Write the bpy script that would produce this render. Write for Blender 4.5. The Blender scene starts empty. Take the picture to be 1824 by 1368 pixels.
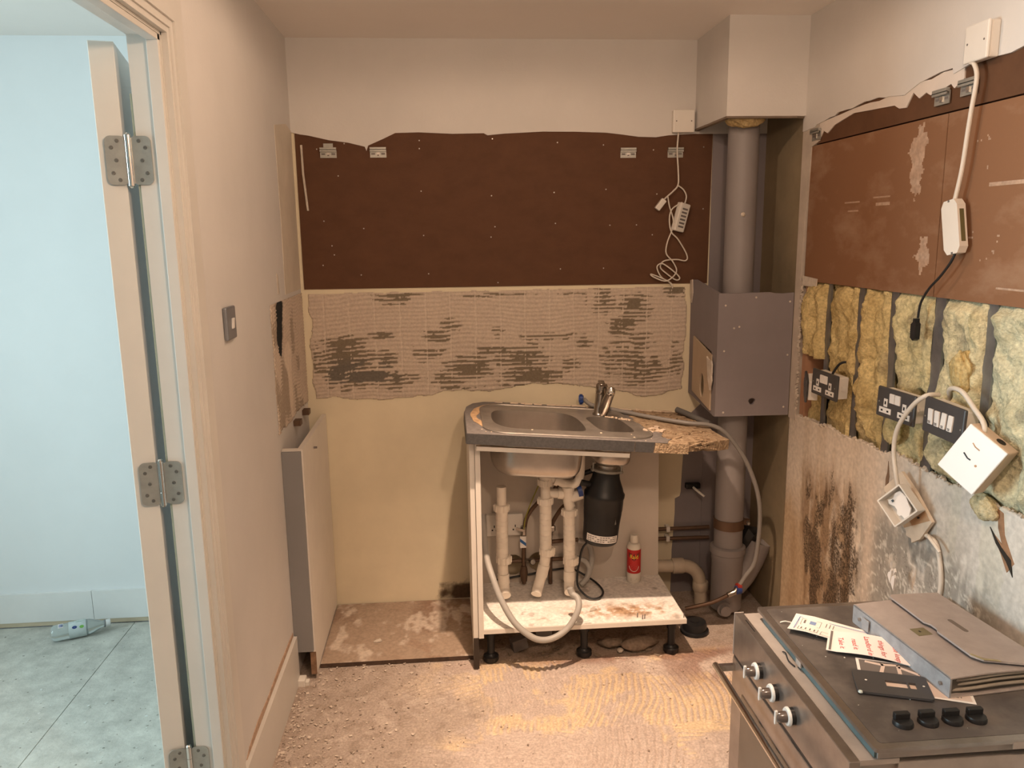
import bpy, bmesh, math, random
import numpy as np
from mathutils import Matrix, Vector
random.seed(7); rng = np.random.RandomState(7)
SC = bpy.context.scene
COL = SC.collection

# ------------------------------------------------------------------ camera
F_PX, PITCH, YAW, ROLL = 1406.78, 0.1874, 0.0798, -0.0141
CAM = Vector((0.5617, -3.1899, 1.56))
cam = bpy.data.cameras.new('camera'); cam_o = bpy.data.objects.new('camera', cam); COL.objects.link(cam_o)
cam.sensor_fit = 'HORIZONTAL'; cam.sensor_width = 36.0; cam.lens = F_PX * 36.0 / 1824.0
cam.clip_start = 0.02
_f = Vector((math.sin(YAW) * math.cos(PITCH), math.cos(YAW) * math.cos(PITCH), -math.sin(PITCH)))
_r = Vector((math.cos(YAW), -math.sin(YAW), 0)); _u = _r.cross(_f)
_r2 = math.cos(ROLL) * _r + math.sin(ROLL) * _u; _u2 = -math.sin(ROLL) * _r + math.cos(ROLL) * _u
cam_o.matrix_world = Matrix(((_r2.x, _u2.x, -_f.x, CAM.x), (_r2.y, _u2.y, -_f.y, CAM.y), (_r2.z, _u2.z, -_f.z, CAM.z), (0, 0, 0, 1)))
SC.camera = cam_o

# ------------------------------------------------------------------ world, lights, exposure
SC.view_settings.view_transform = 'Standard'; SC.view_settings.look = 'None'
SC.view_settings.gamma = 1.0; SC.view_settings.use_curve_mapping = False
SC.view_settings.exposure = 0.0
w = bpy.data.worlds.new('world'); SC.world = w; w.use_nodes = True
w.node_tree.nodes['Background'].inputs[0].default_value = (0.75, 0.88, 1.0, 1)
w.node_tree.nodes['Background'].inputs[1].default_value = 0.05
WARM = (1.0, 0.71, 0.505)
def downlight(x, y, power, size, blend, aim=None):
    l = bpy.data.lights.new('downlight', 'SPOT'); l.energy = power; l.color = WARM
    l.spot_size = math.radians(size); l.spot_blend = blend; l.shadow_soft_size = 0.02
    o = bpy.data.objects.new('downlight', l); COL.objects.link(o); o.location = (x, y, 2.275)
    if aim: o.rotation_euler = (Vector((aim[0], aim[1], 0)) - Vector((x, y, 2.275))).to_track_quat('-Z', 'Y').to_euler()
downlight(0.80, -1.16, 245, 68, 1.0, (1.06, -0.82))      # swivelling recessed lamp over the sink run
downlight(0.80, -1.16, 14, 178, 0.2)       # its wide spill
def fill_light(x, y, z, power):
    l = bpy.data.lights.new('added_fill', 'POINT'); l.energy = power; l.color = WARM; l.shadow_soft_size = 0.05
    o = bpy.data.objects.new('added_fill', l); COL.objects.link(o); o.location = (x, y, z)
fill_light(0.95, -2.65, 2.08, 42)                 # unseen warm fill, added to lift the upper walls and ceiling
def window_light(name, loc, rot, sx, sy, power, color):
    l = bpy.data.lights.new(name, 'AREA'); l.shape = 'RECTANGLE'; l.size = sx; l.size_y = sy; l.energy = power; l.color = color; l.spread = math.radians(115)
    o = bpy.data.objects.new(name, l); COL.objects.link(o); o.location = loc; o.rotation_euler = rot
# tall window in the far side wall of the next room, shining towards +x (partly through the doorway)
window_light('window_daylight', (-2.93, -1.75, 1.40), (0, math.radians(-90), 0), 1.4, 1.1, 54, (0.72, 0.93, 1.0))

# ------------------------------------------------------------------ node materials
MATS = {}
def _principled(name):
    m = bpy.data.materials.new(name); m.use_nodes = True
    nt = m.node_tree; return m, nt, nt.nodes['Principled BSDF']
def srgb(r, g, b):
    f = lambda c: (c / 255 / 12.92) if c / 255 <= 0.04045 else ((c / 255 + 0.055) / 1.055) ** 2.4
    return (f(r), f(g), f(b))
def mat(name, col, rough=0.6, metal=0.0, var=0.12, vscale=6.0, bump=0.0, bscale=40.0, spec=0.4, col2=None, stretch=None, thr=None, trans=0.0, alpha=1.0, coat=0.0):
    if name in MATS: return MATS[name]
    m, nt, b = _principled(name); N = nt.nodes; L = nt.links
    b.inputs['Roughness'].default_value = rough; b.inputs['Metallic'].default_value = metal
    b.inputs['Specular IOR Level'].default_value = spec
    if trans: b.inputs['Transmission Weight'].default_value = trans
    if coat: b.inputs['Coat Weight'].default_value = coat
    b.inputs['Alpha'].default_value = alpha
    tc = N.new('ShaderNodeTexCoord'); mp = N.new('ShaderNodeMapping'); L.new(tc.outputs['Object'], mp.inputs['Vector'])
    if stretch: mp.inputs['Scale'].default_value = stretch
    n = N.new('ShaderNodeTexNoise'); n.inputs['Scale'].default_value = vscale; n.inputs['Detail'].default_value = 6
    n.inputs['Roughness'].default_value = 0.62
    L.new(mp.outputs['Vector'], n.inputs['Vector'])
    rp = N.new('ShaderNodeValToRGB'); e = rp.color_ramp.elements
    if thr: e[0].position, e[1].position = thr
    else: e[0].position, e[1].position = 0.3, 0.72
    c2 = col2 if col2 else tuple(c * (1 - var) ** 2 for c in col)
    e[0].color = (*c2, 1); e[1].color = (*col, 1)
    L.new(n.outputs['Fac'], rp.inputs['Fac']); L.new(rp.outputs['Color'], b.inputs['Base Color'])
    if bump:
        n2 = N.new('ShaderNodeTexNoise'); n2.inputs['Scale'].default_value = bscale; n2.inputs['Detail'].default_value = 5
        L.new(mp.outputs['Vector'], n2.inputs['Vector'])
        bp = N.new('ShaderNodeBump'); bp.inputs['Strength'].default_value = bump; bp.inputs['Distance'].default_value = 0.01
        L.new(n2.outputs['Fac'], bp.inputs['Height']); L.new(bp.outputs['Normal'], b.inputs['Normal'])
    MATS[name] = m; return m
def matA(name, rough=0.85, var=0.18, vscale=90.0, bump=0.25, bscale=160.0, spk=None, spk_scale=150.0, spec=0.25, stretch=None):
    """vertex colour 'Col' (stains and wear worked out on the mesh) with fine grain; 'Msk' drives speckle of colour spk"""
    if name in MATS: return MATS[name]
    m, nt, b = _principled(name); N = nt.nodes; L = nt.links
    b.inputs['Roughness'].default_value = rough; b.inputs['Specular IOR Level'].default_value = spec
    at = N.new('ShaderNodeAttribute'); at.attribute_name = 'Col'
    tc = N.new('ShaderNodeTexCoord'); mp = N.new('ShaderNodeMapping'); L.new(tc.outputs['Object'], mp.inputs['Vector'])
    if stretch: mp.inputs['Scale'].default_value = stretch
    n = N.new('ShaderNodeTexNoise'); n.inputs['Scale'].default_value = vscale; n.inputs['Detail'].default_value = 6
    L.new(mp.outputs['Vector'], n.inputs['Vector'])
    mr = N.new('ShaderNodeMapRange'); mr.inputs['From Min'].default_value = 0.3; mr.inputs['From Max'].default_value = 0.7
    mr.inputs['To Min'].default_value = 1 - var; mr.inputs['To Max'].default_value = 1 + var
    L.new(n.outputs['Fac'], mr.inputs['Value'])
    mx = N.new('ShaderNodeMix'); mx.data_type = 'RGBA'; mx.blend_type = 'MULTIPLY'; mx.inputs['Factor'].default_value = 1
    L.new(at.outputs['Color'], mx.inputs['A']); L.new(mr.outputs['Result'], mx.inputs['B'])
    out = mx.outputs['Result']
    if spk:
        ms = N.new('ShaderNodeAttribute'); ms.attribute_name = 'Msk'
        n3 = N.new('ShaderNodeTexNoise'); n3.inputs['Scale'].default_value = spk_scale; n3.inputs['Detail'].default_value = 8; n3.inputs['Roughness'].default_value = 0.75
        L.new(tc.outputs['Object'], n3.inputs['Vector'])
        ad = N.new('ShaderNodeMath'); ad.operation = 'ADD'; L.new(ms.outputs['Fac'], ad.inputs[0]); L.new(n3.outputs['Fac'], ad.inputs[1])
        r2 = N.new('ShaderNodeMapRange'); r2.inputs['From Min'].default_value = 0.92; r2.inputs['From Max'].default_value = 1.12
        L.new(ad.outputs[0], r2.inputs['Value'])
        m2 = N.new('ShaderNodeMix'); m2.data_type = 'RGBA'; L.new(r2.outputs['Result'], m2.inputs['Factor'])
        L.new(out, m2.inputs['A']); m2.inputs['B'].default_value = (*spk, 1); out = m2.outputs['Result']
    L.new(out, b.inputs['Base Color'])
    if bump:
        n2 = N.new('ShaderNodeTexNoise'); n2.inputs['Scale'].default_value = bscale; n2.inputs['Detail'].default_value = 4
        L.new(mp.outputs['Vector'], n2.inputs['Vector'])
        bp = N.new('ShaderNodeBump'); bp.inputs['Strength'].default_value = bump; bp.inputs['Distance'].default_value = 0.004
        L.new(n2.outputs['Fac'], bp.inputs['Height']); L.new(bp.outputs['Normal'], b.inputs['Normal'])
    MATS[name] = m; return m

PAINT = mat('wall_paint', (0.665, 0.635, 0.60), 0.75, var=0.05, vscale=2.2, bump=0.05, bscale=120)
CEILP = mat('ceiling_paint', (0.86, 0.81, 0.76), 0.8, var=0.03, vscale=1.5)
CREAM = mat('cream_paint', (0.78, 0.69, 0.50), 0.7, var=0.08, vscale=3)
ANNEX = mat('annex_paint', (0.80, 0.82, 0.82), 0.7, var=0.03, vscale=2)
GLOSS = mat('gloss_paint', (0.66, 0.63, 0.58), 0.38, var=0.04, vscale=5, spec=0.5)
GLOSSW = mat('gloss_paint_hall', (0.82, 0.82, 0.80), 0.4, var=0.04, vscale=5, spec=0.5)
PLYB = mat('brown_faced_board', (0.118, 0.055, 0.029), 0.75, var=0.10, vscale=9, bump=0.06, bscale=200, spec=0.2, stretch=(1, 1, 1.6))
GREYB = mat('grey_plasterboard', (0.24, 0.21, 0.215), 0.85, var=0.06, vscale=5)
GREYP = mat('grey_pipe_plastic', (0.27, 0.245, 0.24), 0.5, var=0.06, vscale=4)
OLIVE = mat('bare_wall_recess', (0.30, 0.235, 0.145), 0.9, var=0.2, vscale=4, bump=0.1, bscale=30)  # olive of the bare wall, darkened to stand in for the boxing's shadow
RAWPL = mat('torn_plaster', (0.66, 0.58, 0.49), 0.9, var=0.16, vscale=25, bump=0.4, bscale=90)
WPLAS = mat('white_plastic', (0.74, 0.70, 0.64), 0.42, var=0.04, vscale=6)
CABLE = mat('white_cable', (0.68, 0.62, 0.54), 0.5, var=0.05)
BLACK = mat('black_plastic', (0.015, 0.015, 0.016), 0.4, var=0.1)
STEEL = mat('brushed_steel', (0.60, 0.55, 0.50), 0.32, metal=0.95, var=0.16, vscale=7, spec=0.5)
STEELD = mat('dusty_sink_steel', (0.46, 0.42, 0.38), 0.42, metal=0.8, var=0.25, vscale=11, spec=0.5)
CHROME = mat('chrome', (0.75, 0.73, 0.70), 0.14, metal=1.0, var=0.06)
TAPM = mat('dull_chrome', (0.42, 0.38, 0.34), 0.25, metal=1.0, var=0.2, vscale=25)
ZINC = mat('zinc_plate', (0.44, 0.43, 0.39), 0.42, metal=0.6, var=0.12, vscale=30)
STUD = mat('galvanised_stud', (0.33, 0.34, 0.36), 0.38, metal=0.8, var=0.2, vscale=14)
CARC = mat('white_melamine', (0.76, 0.71, 0.64), 0.5, var=0.05, vscale=6)
GREYF = mat('grey_cabinet_face', (0.24, 0.235, 0.235), 0.5, var=0.04)
LAMIN = mat('grey_speckled_laminate', (0.20, 0.18, 0.17), 0.55, var=0.25, vscale=60)
LAMED = mat('dark_laminate_edge', (0.075, 0.07, 0.068), 0.55, var=0.25, vscale=120)
CHIP = mat('broken_chipboard', (0.48, 0.36, 0.235), 0.95, col2=(.22, .14, .08), vscale=38, bump=1.0, bscale=120)
DARKW = mat('dark_void', (0.03, 0.024, 0.018), 0.9)
OVENM = mat('dusty_stainless', (0.40, 0.36, 0.33), 0.30, metal=0.85, var=0.22, vscale=9, spec=0.5)
OVENT = mat('dusty_grey_metal', (0.40, 0.36, 0.33), 0.6, metal=0.2, var=0.15, vscale=10)
OVENG = mat('brown_oven_glass', (0.11, 0.075, 0.05), 0.2, var=0.2, vscale=12, spec=0.6)
HOBG = mat('dusty_black_glass', (0.17, 0.15, 0.135), 0.45, col2=(.07, .062, .058), thr=(.42, .78), vscale=9, spec=0.5)
BFILM = mat('blue_protective_film', (0.11, 0.17, 0.18), 0.4, var=0.15, vscale=20)
SOCK = mat('pewter_plate', (0.10, 0.097, 0.10), 0.38, metal=0.45, var=0.1)
SWITCHM = mat('silver_plate', (0.24, 0.25, 0.27), 0.4, metal=0.4, var=0.08)
PAPER = mat('white_paper', (0.84, 0.80, 0.76), 0.7, var=0.03)
CARDB = mat('bare_back_paper', (0.52, 0.34, 0.20), 0.85, var=0.15, vscale=20)
LEATH = mat('grey_brown_leatherette', (0.37, 0.325, 0.305), 0.55, var=0.1, vscale=20, bump=0.1, bscale=400)
LEATH_COOL = mat('daylight_blue_spine', (0.34, 0.35, 0.37), 0.6, var=0.2, vscale=30)  # spine leather with the doorway's cool daylight tinted into its colour
RED = mat('red_label', (0.52, 0.02, 0.018), 0.4, var=0.06)
YEL = mat('yellow_print', (0.85, 0.60, 0.05), 0.5, var=0.02)
REDINK = mat('red_ink', (0.75, 0.06, 0.07), 0.6, var=0.02)
BLUEINK = mat('blue_ink', (0.08, 0.14, 0.40), 0.6, var=0.02)
GREYINK = mat('grey_ink', (0.16, 0.14, 0.13), 0.6, var=0.02)
BLUEP = mat('blue_plastic', (0.02, 0.05, 0.20), 0.4, var=0.05)
GREENP = mat('green_print', (0.05, 0.26, 0.09), 0.4, var=0.05)
HOSE = mat('grey_hose', (0.40, 0.38, 0.35), 0.45, var=0.06)
COPPER = mat('aged_copper', (0.16, 0.095, 0.06), 0.5, metal=0.4, var=0.2)
WOOD = mat('raw_timber', (0.50, 0.27, 0.16), 0.8, var=0.2, vscale=10, stretch=(1, 1, 0.1))
PET = mat('clear_bottle_plastic', (0.80, 0.88, 0.88), 0.12, var=0.02, trans=0.75, spec=0.5)
EXTWALL = mat('hall_outer_wall', (0.78, 0.80, 0.80), 0.8, var=0.03)

# ------------------------------------------------------------------ geometry helpers
class MB:
    def __init__(s): s.v = []; s.f = []
    def add(s, vs, fs, M=None):
        o = len(s.v)
        if M is not None: vs = [tuple(M @ Vector(v)) for v in vs]
        s.v += [tuple(v) for v in vs]; s.f += [tuple(i + o for i in f) for f in fs]; return s
    def box(s, x0, x1, y0, y1, z0, z1, M=None, bv=0.0):
        if bv <= 0:
            vs = [(x, y, z) for z in (z0, z1) for y in (y0, y1) for x in (x0, x1)]
            return s.add(vs, [(0, 2, 3, 1), (4, 5, 7, 6), (0, 1, 5, 4), (2, 6, 7, 3), (0, 4, 6, 2), (1, 3, 7, 5)], M)
        bm = bmesh.new(); bmesh.ops.create_cube(bm, size=1)
        bmesh.ops.transform(bm, matrix=Matrix.Translation(((x0 + x1) / 2, (y0 + y1) / 2, (z0 + z1) / 2)) @ Matrix.Diagonal((x1 - x0, y1 - y0, z1 - z0, 1)), verts=bm.verts)
        bmesh.ops.bevel(bm, geom=list(bm.edges), offset=bv, segments=2, affect='EDGES', profile=0.5)
        return s.bm(bm, M)
    def bm(s, bm, M=None):
        bm.verts.index_update(); s.add([tuple(v.co) for v in bm.verts], [tuple(v.index for v in f.verts) for f in bm.faces], M); bm.free(); return s
    def tube(s, pts, r, n=12, M=None, cap=True, res=0, rs=None):
        P = [Vector(p) for p in pts]
        R = list(rs) if rs else [r] * len(P)
        if res:
            Q = []; RR = []
            for i in range(len(P) - 1):
                a, b, c, d = P[max(i - 1, 0)], P[i], P[i + 1], P[min(i + 2, len(P) - 1)]
                for k in range(res):
                    t = k / res
                    Q.append(0.5 * ((2 * b) + (c - a) * t + (2 * a - 5 * b + 4 * c - d) * t * t + (3 * b - a - 3 * c + d) * t ** 3)); RR.append(R[i] + (R[i + 1] - R[i]) * t)
            Q.append(P[-1]); RR.append(R[-1]); P, R = Q, RR
        vs, fs = [], []; up = None
        for i, p in enumerate(P):
            t = (P[min(i + 1, len(P) - 1)] - P[max(i - 1, 0)])
            t = t.normalized() if t.length > 1e-9 else Vector((0, 0, 1))
            if up is None: up = Vector((0, 0, 1)) if abs(t.z) < 0.9 else Vector((1, 0, 0))
            a = up - t * up.dot(t); a.normalize(); up = a; b = t.cross(a)
            for k in range(n):
                w_ = 2 * math.pi * k / n; vs.append(p + (a * math.cos(w_) + b * math.sin(w_)) * R[i])
        for i in range(len(P) - 1):
            for k in range(n): fs.append((i * n + k, i * n + (k + 1) % n, (i + 1) * n + (k + 1) % n, (i + 1) * n + k))
        if cap: fs += [tuple(range(n - 1, -1, -1)), tuple((len(P) - 1) * n + k for k in range(n))]
        return s.add(vs, fs, M)
    def lathe(s, prof, n=24, M=None, capt=True):
        vs, fs = [], []
        for r, z in prof:
            for k in range(n):
                a = 2 * math.pi * k / n; vs.append((r * math.cos(a), r * math.sin(a), z))
        m = len(prof)
        for i in range(m - 1):
            for k in range(n): fs.append((i * n + k, i * n + (k + 1) % n, (i + 1) * n + (k + 1) % n, (i + 1) * n + k))
        if capt: fs += [tuple(range(n - 1, -1, -1)), tuple((m - 1) * n + k for k in range(n))]
        return s.add(vs, fs, M)
    def plate(s, outer, holes, z0, z1, M=None):
        """flat plate in xy with holes, from z0 to z1"""
        bm = bmesh.new(); loops = []
        for lp in [outer] + list(holes):
            vs = [bm.verts.new((x, y, z1)) for x, y in lp]
            for i in range(len(vs)): bm.edges.new((vs[i], vs[(i + 1) % len(vs)]))
            loops.append(vs)
        bmesh.ops.triangle_fill(bm, use_beauty=True, use_dissolve=False, edges=list(bm.edges))
        top = list(bm.faces); mp_ = {}
        for lp in loops:
            for v in lp: mp_[v] = bm.verts.new((v.co.x, v.co.y, z0))
        for f in top: bm.faces.new([mp_[v] for v in reversed(f.verts)])
        for lp in loops:
            for i in range(len(lp)):
                a, b = lp[i], lp[(i + 1) % len(lp)]; bm.faces.new((a, mp_[a], mp_[b], b))
        bmesh.ops.recalc_face_normals(bm, faces=list(bm.faces))
        return s.bm(bm, M)
XZ = Matrix(((1, 0, 0, 0), (0, 0, -1, 0), (0, 1, 0, 0), (0, 0, 0, 1)))        # plate (x,y,h) -> world (x,-h,y): on the back wall, proud towards -y
YZ = Matrix(((0, 0, -1, 0), (1, 0, 0, 0), (0, 1, 0, 0), (0, 0, 0, 1)))        # plate (y,z,h) -> world (-h,y,z): on the right wall, proud towards -x
YZL = Matrix(((0, 0, 1, 0), (1, 0, 0, 0), (0, 1, 0, 0), (0, 0, 0, 1)))        # on the left wall, proud towards +x
def T(x, y, z): return Matrix.Translation((x, y, z))
def Rx(a): return Matrix.Rotation(math.radians(a), 4, 'X')
def Ry(a): return Matrix.Rotation(math.radians(a), 4, 'Y')
def Rz(a): return Matrix.Rotation(math.radians(a), 4, 'Z')
def rrect(x0, x1, y0, y1, r, n=5):
    P = []
    for cx, cy, a0 in ((x1 - r, y0 + r, -90), (x1 - r, y1 - r, 0), (x0 + r, y1 - r, 90), (x0 + r, y0 + r, 180)):
        for k in range(n + 1):
            a = math.radians(a0 + 90 * k / n); P.append((cx + r * math.cos(a), cy + r * math.sin(a)))
    return P
def jag(a, b, n, amp, seed):
    """jagged polyline from a to b (end excluded)"""
    r = np.random.RandomState(seed); P = []; dx, dy = b[0] - a[0], b[1] - a[1]; L_ = math.hypot(dx, dy); nx, ny = -dy / L_, dx / L_
    off = 0
    for i in range(n):
        t = i / n; tt = min(max(t + (r.uniform(-.35, .35) / n if i else 0), 0), 1)
        off = 0.5 * off + r.uniform(-amp, amp) if i else 0
        P.append((a[0] + dx * tt + nx * off, a[1] + dy * tt + ny * off))
    return P
ROOTM = {}
def thing(name, label, cat, M=None, group=None):
    o = bpy.data.objects.new(name, None); COL.objects.link(o); o.empty_display_size = 0.03
    M = M if M is not None else Matrix.Identity(4); o.matrix_world = M; ROOTM[o] = M.copy()
    o['label'] = label; o['category'] = cat
    if group: o['group'] = group
    return o
def tag(o, label, cat, group=None, kind=None):
    o['label'] = label; o['category'] = cat
    if group: o['group'] = group
    if kind: o['kind'] = kind
    return o
def finish(me, smooth=False, angle=40):
    if smooth:
        me.polygons.foreach_set('use_smooth', [True] * len(me.polygons))
        try: me.set_sharp_from_angle(angle=math.radians(angle))
        except Exception: pass
    me.update()
def obj(name, mb, m, parent=None, smooth=False, local=False, origin=None):
    """one mesh object. Geometry is in world space unless local (space of the root)."""
    me = bpy.data.meshes.new(name); me.from_pydata(mb.v, [], mb.f)
    bm = bmesh.new(); bm.from_mesh(me); bmesh.ops.recalc_face_normals(bm, faces=list(bm.faces)); bm.to_mesh(me); bm.free()
    me.materials.append(m); finish(me, smooth)
    o = bpy.data.objects.new(name, me); COL.objects.link(o)
    if parent is not None:
        o.parent = parent; M = ROOTM.get(parent, Matrix.Identity(4)); ROOTM[o] = M
        if not local: me.transform(M.inverted())
    elif origin is not None:
        M = T(*origin); me.transform(M.inverted()); o.matrix_world = M; ROOTM[o] = M
    return o
def struct(name, mb, m, label=None, smooth=False):
    o = obj(name, mb, m, None, smooth); o['kind'] = 'structure'; o['label'] = label or name.replace('_', ' '); return o
def copy_tree(o, parent=None, M=None, label=None):
    c = o.copy(); COL.objects.link(c); c.parent = parent
    if M is not None: c.matrix_world = M; ROOTM[c] = M
    if label: c['label'] = label
    for ch in [q for q in bpy.data.objects if q.parent == o]: copy_tree(ch, c)
    return c
def text_mesh(txt, size, depth=0.0004, shear=0.0, space=1.0):
    cu = bpy.data.curves.new('lettering', 'FONT'); cu.body = txt; cu.size = size; cu.extrude = depth; cu.align_x = 'CENTER'; cu.align_y = 'CENTER'; cu.shear = shear
    cu.space_character = space; cu.resolution_u = 3
    to = bpy.data.objects.new('lettering', cu); COL.objects.link(to)
    dg = bpy.context.evaluated_depsgraph_get(); me = bpy.data.meshes.new_from_object(to.evaluated_get(dg))
    mb = MB(); mb.add([tuple(v.co) for v in me.vertices], [tuple(p.vertices) for p in me.polygons])
    bpy.data.objects.remove(to); bpy.data.curves.remove(cu); bpy.data.meshes.remove(me); return mb
def xf(mb, M): mb.v = [tuple(M @ Vector(v)) for v in mb.v]; return mb

# numpy noise
def _hash(ix, iy, s):
    h = (ix.astype(np.int64) * 374761393 + iy.astype(np.int64) * 668265263 + s * 982451653) & 0x7fffffff
    h = ((h ^ (h >> 13)) * 1274126177) & 0x7fffffff; h = (h ^ (h >> 16)) & 0xffff
    return h / 65535.0
def vnoise(x, y, s=0):
    ix, iy = np.floor(x), np.floor(y); fx, fy = x - ix, y - iy; fx = fx * fx * (3 - 2 * fx); fy = fy * fy * (3 - 2 * fy)
    a, b, c, d = _hash(ix, iy, s), _hash(ix + 1, iy, s), _hash(ix, iy + 1, s), _hash(ix + 1, iy + 1, s)
    return (a + (b - a) * fx) * (1 - fy) + (c + (d - c) * fx) * fy
def fbm(x, y, s=0, o=4):
    t = 0; a = 0.5; k = 1.0
    for i in range(o): t = t + a * vnoise(x * k, y * k, s + i * 17); a *= .5; k *= 2.03
    return t / (1 - .5 ** o)
def ss(a, b, x): t = np.clip((x - a) / (b - a), 0, 1); return t * t * (3 - 2 * t)
def gauss(x, y, cx, cy, sx, sy): return np.exp(-((x - cx) / sx) ** 2 - ((y - cy) / sy) ** 2)
def mixc(A, B, t): return A * (1 - t[..., None]) + np.array(B) * t[..., None]
def field(name, P, C, m, parent=None, keep=None, Msk=None, smooth=True, back=None):
    """grid surface P[ny,nx,3] with colours C[ny,nx,3]; keep = bool mask per vertex; back = vector: skirt the border"""
    ny, nx = P.shape[:2]
    idx = np.arange(ny * nx).reshape(ny, nx)
    q = np.stack([idx[:-1, :-1], idx[:-1, 1:], idx[1:, 1:], idx[1:, :-1]], -1).reshape(-1, 4)
    if keep is not None:
        k = keep.reshape(-1); q = q[k[q].all(1)]
    V = P.reshape(-1, 3); Cc = C.reshape(-1, 3); Mk = None if Msk is None else Msk.reshape(-1)
    used = np.unique(q); re_ = -np.ones(len(V), int); re_[used] = np.arange(len(used)); q = re_[q]; V = V[used]; Cc = Cc[used]
    if Mk is not None: Mk = Mk[used]
    if back is not None:
        e = np.concatenate([q[:, [0, 1]], q[:, [1, 2]], q[:, [2, 3]], q[:, [3, 0]]]); key = np.sort(e, 1)
        _, inv, cnt = np.unique(key[:, 0].astype(np.int64) * len(V) + key[:, 1], return_inverse=True, return_counts=True)
        be = e[cnt[inv] == 1]; bv = np.unique(be); m2 = -np.ones(len(V), int); m2[bv] = len(V) + np.arange(len(bv))
        V = np.concatenate([V, V[bv] + np.array(back)]); Cc = np.concatenate([Cc, Cc[bv] * 0.9])
        if Mk is not None: Mk = np.concatenate([Mk, Mk[bv] * 0])
        q = np.concatenate([q, np.stack([be[:, 1], be[:, 0], m2[be[:, 0]], m2[be[:, 1]]], 1)])
    me = bpy.data.meshes.new(name); me.vertices.add(len(V)); me.vertices.foreach_set('co', V.astype(np.float32).ravel())
    me.loops.add(q.size); me.loops.foreach_set('vertex_index', q.astype(np.int32).ravel())
    me.polygons.add(len(q)); me.polygons.foreach_set('loop_start', np.arange(0, q.size, 4, dtype=np.int32))
    me.update(calc_edges=True); me.validate()
    a = me.color_attributes.new('Col', 'FLOAT_COLOR', 'POINT'); a.data.foreach_set('color', np.concatenate([np.clip(Cc, 0, 1), np.ones((len(V), 1))], 1).astype(np.float32).ravel())
    if Mk is not None:
        a = me.attributes.new('Msk', 'FLOAT', 'POINT'); a.data.foreach_set('value', Mk.astype(np.float32))
    me.materials.append(m)
    if smooth: me.polygons.foreach_set('use_smooth', [True] * len(me.polygons))
    o = bpy.data.objects.new(name, me); COL.objects.link(o)
    if parent is not None:
        o.parent = parent; M = ROOTM.get(parent, Matrix.Identity(4)); ROOTM[o] = M; me.transform(M.inverted())
    return o
def mesh2(x0, x1, y0, y1, step):
    nx, ny = max(2, int(round((x1 - x0) / step)) + 1), max(2, int(round((y1 - y0) / step)) + 1)
    return np.meshgrid(np.linspace(x0, x1, nx), np.linspace(y0, y1, ny))

# ================================================================== SETTING
XL, XR, H = -0.014, 1.85, 2.29
YREAR = -4.3
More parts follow.
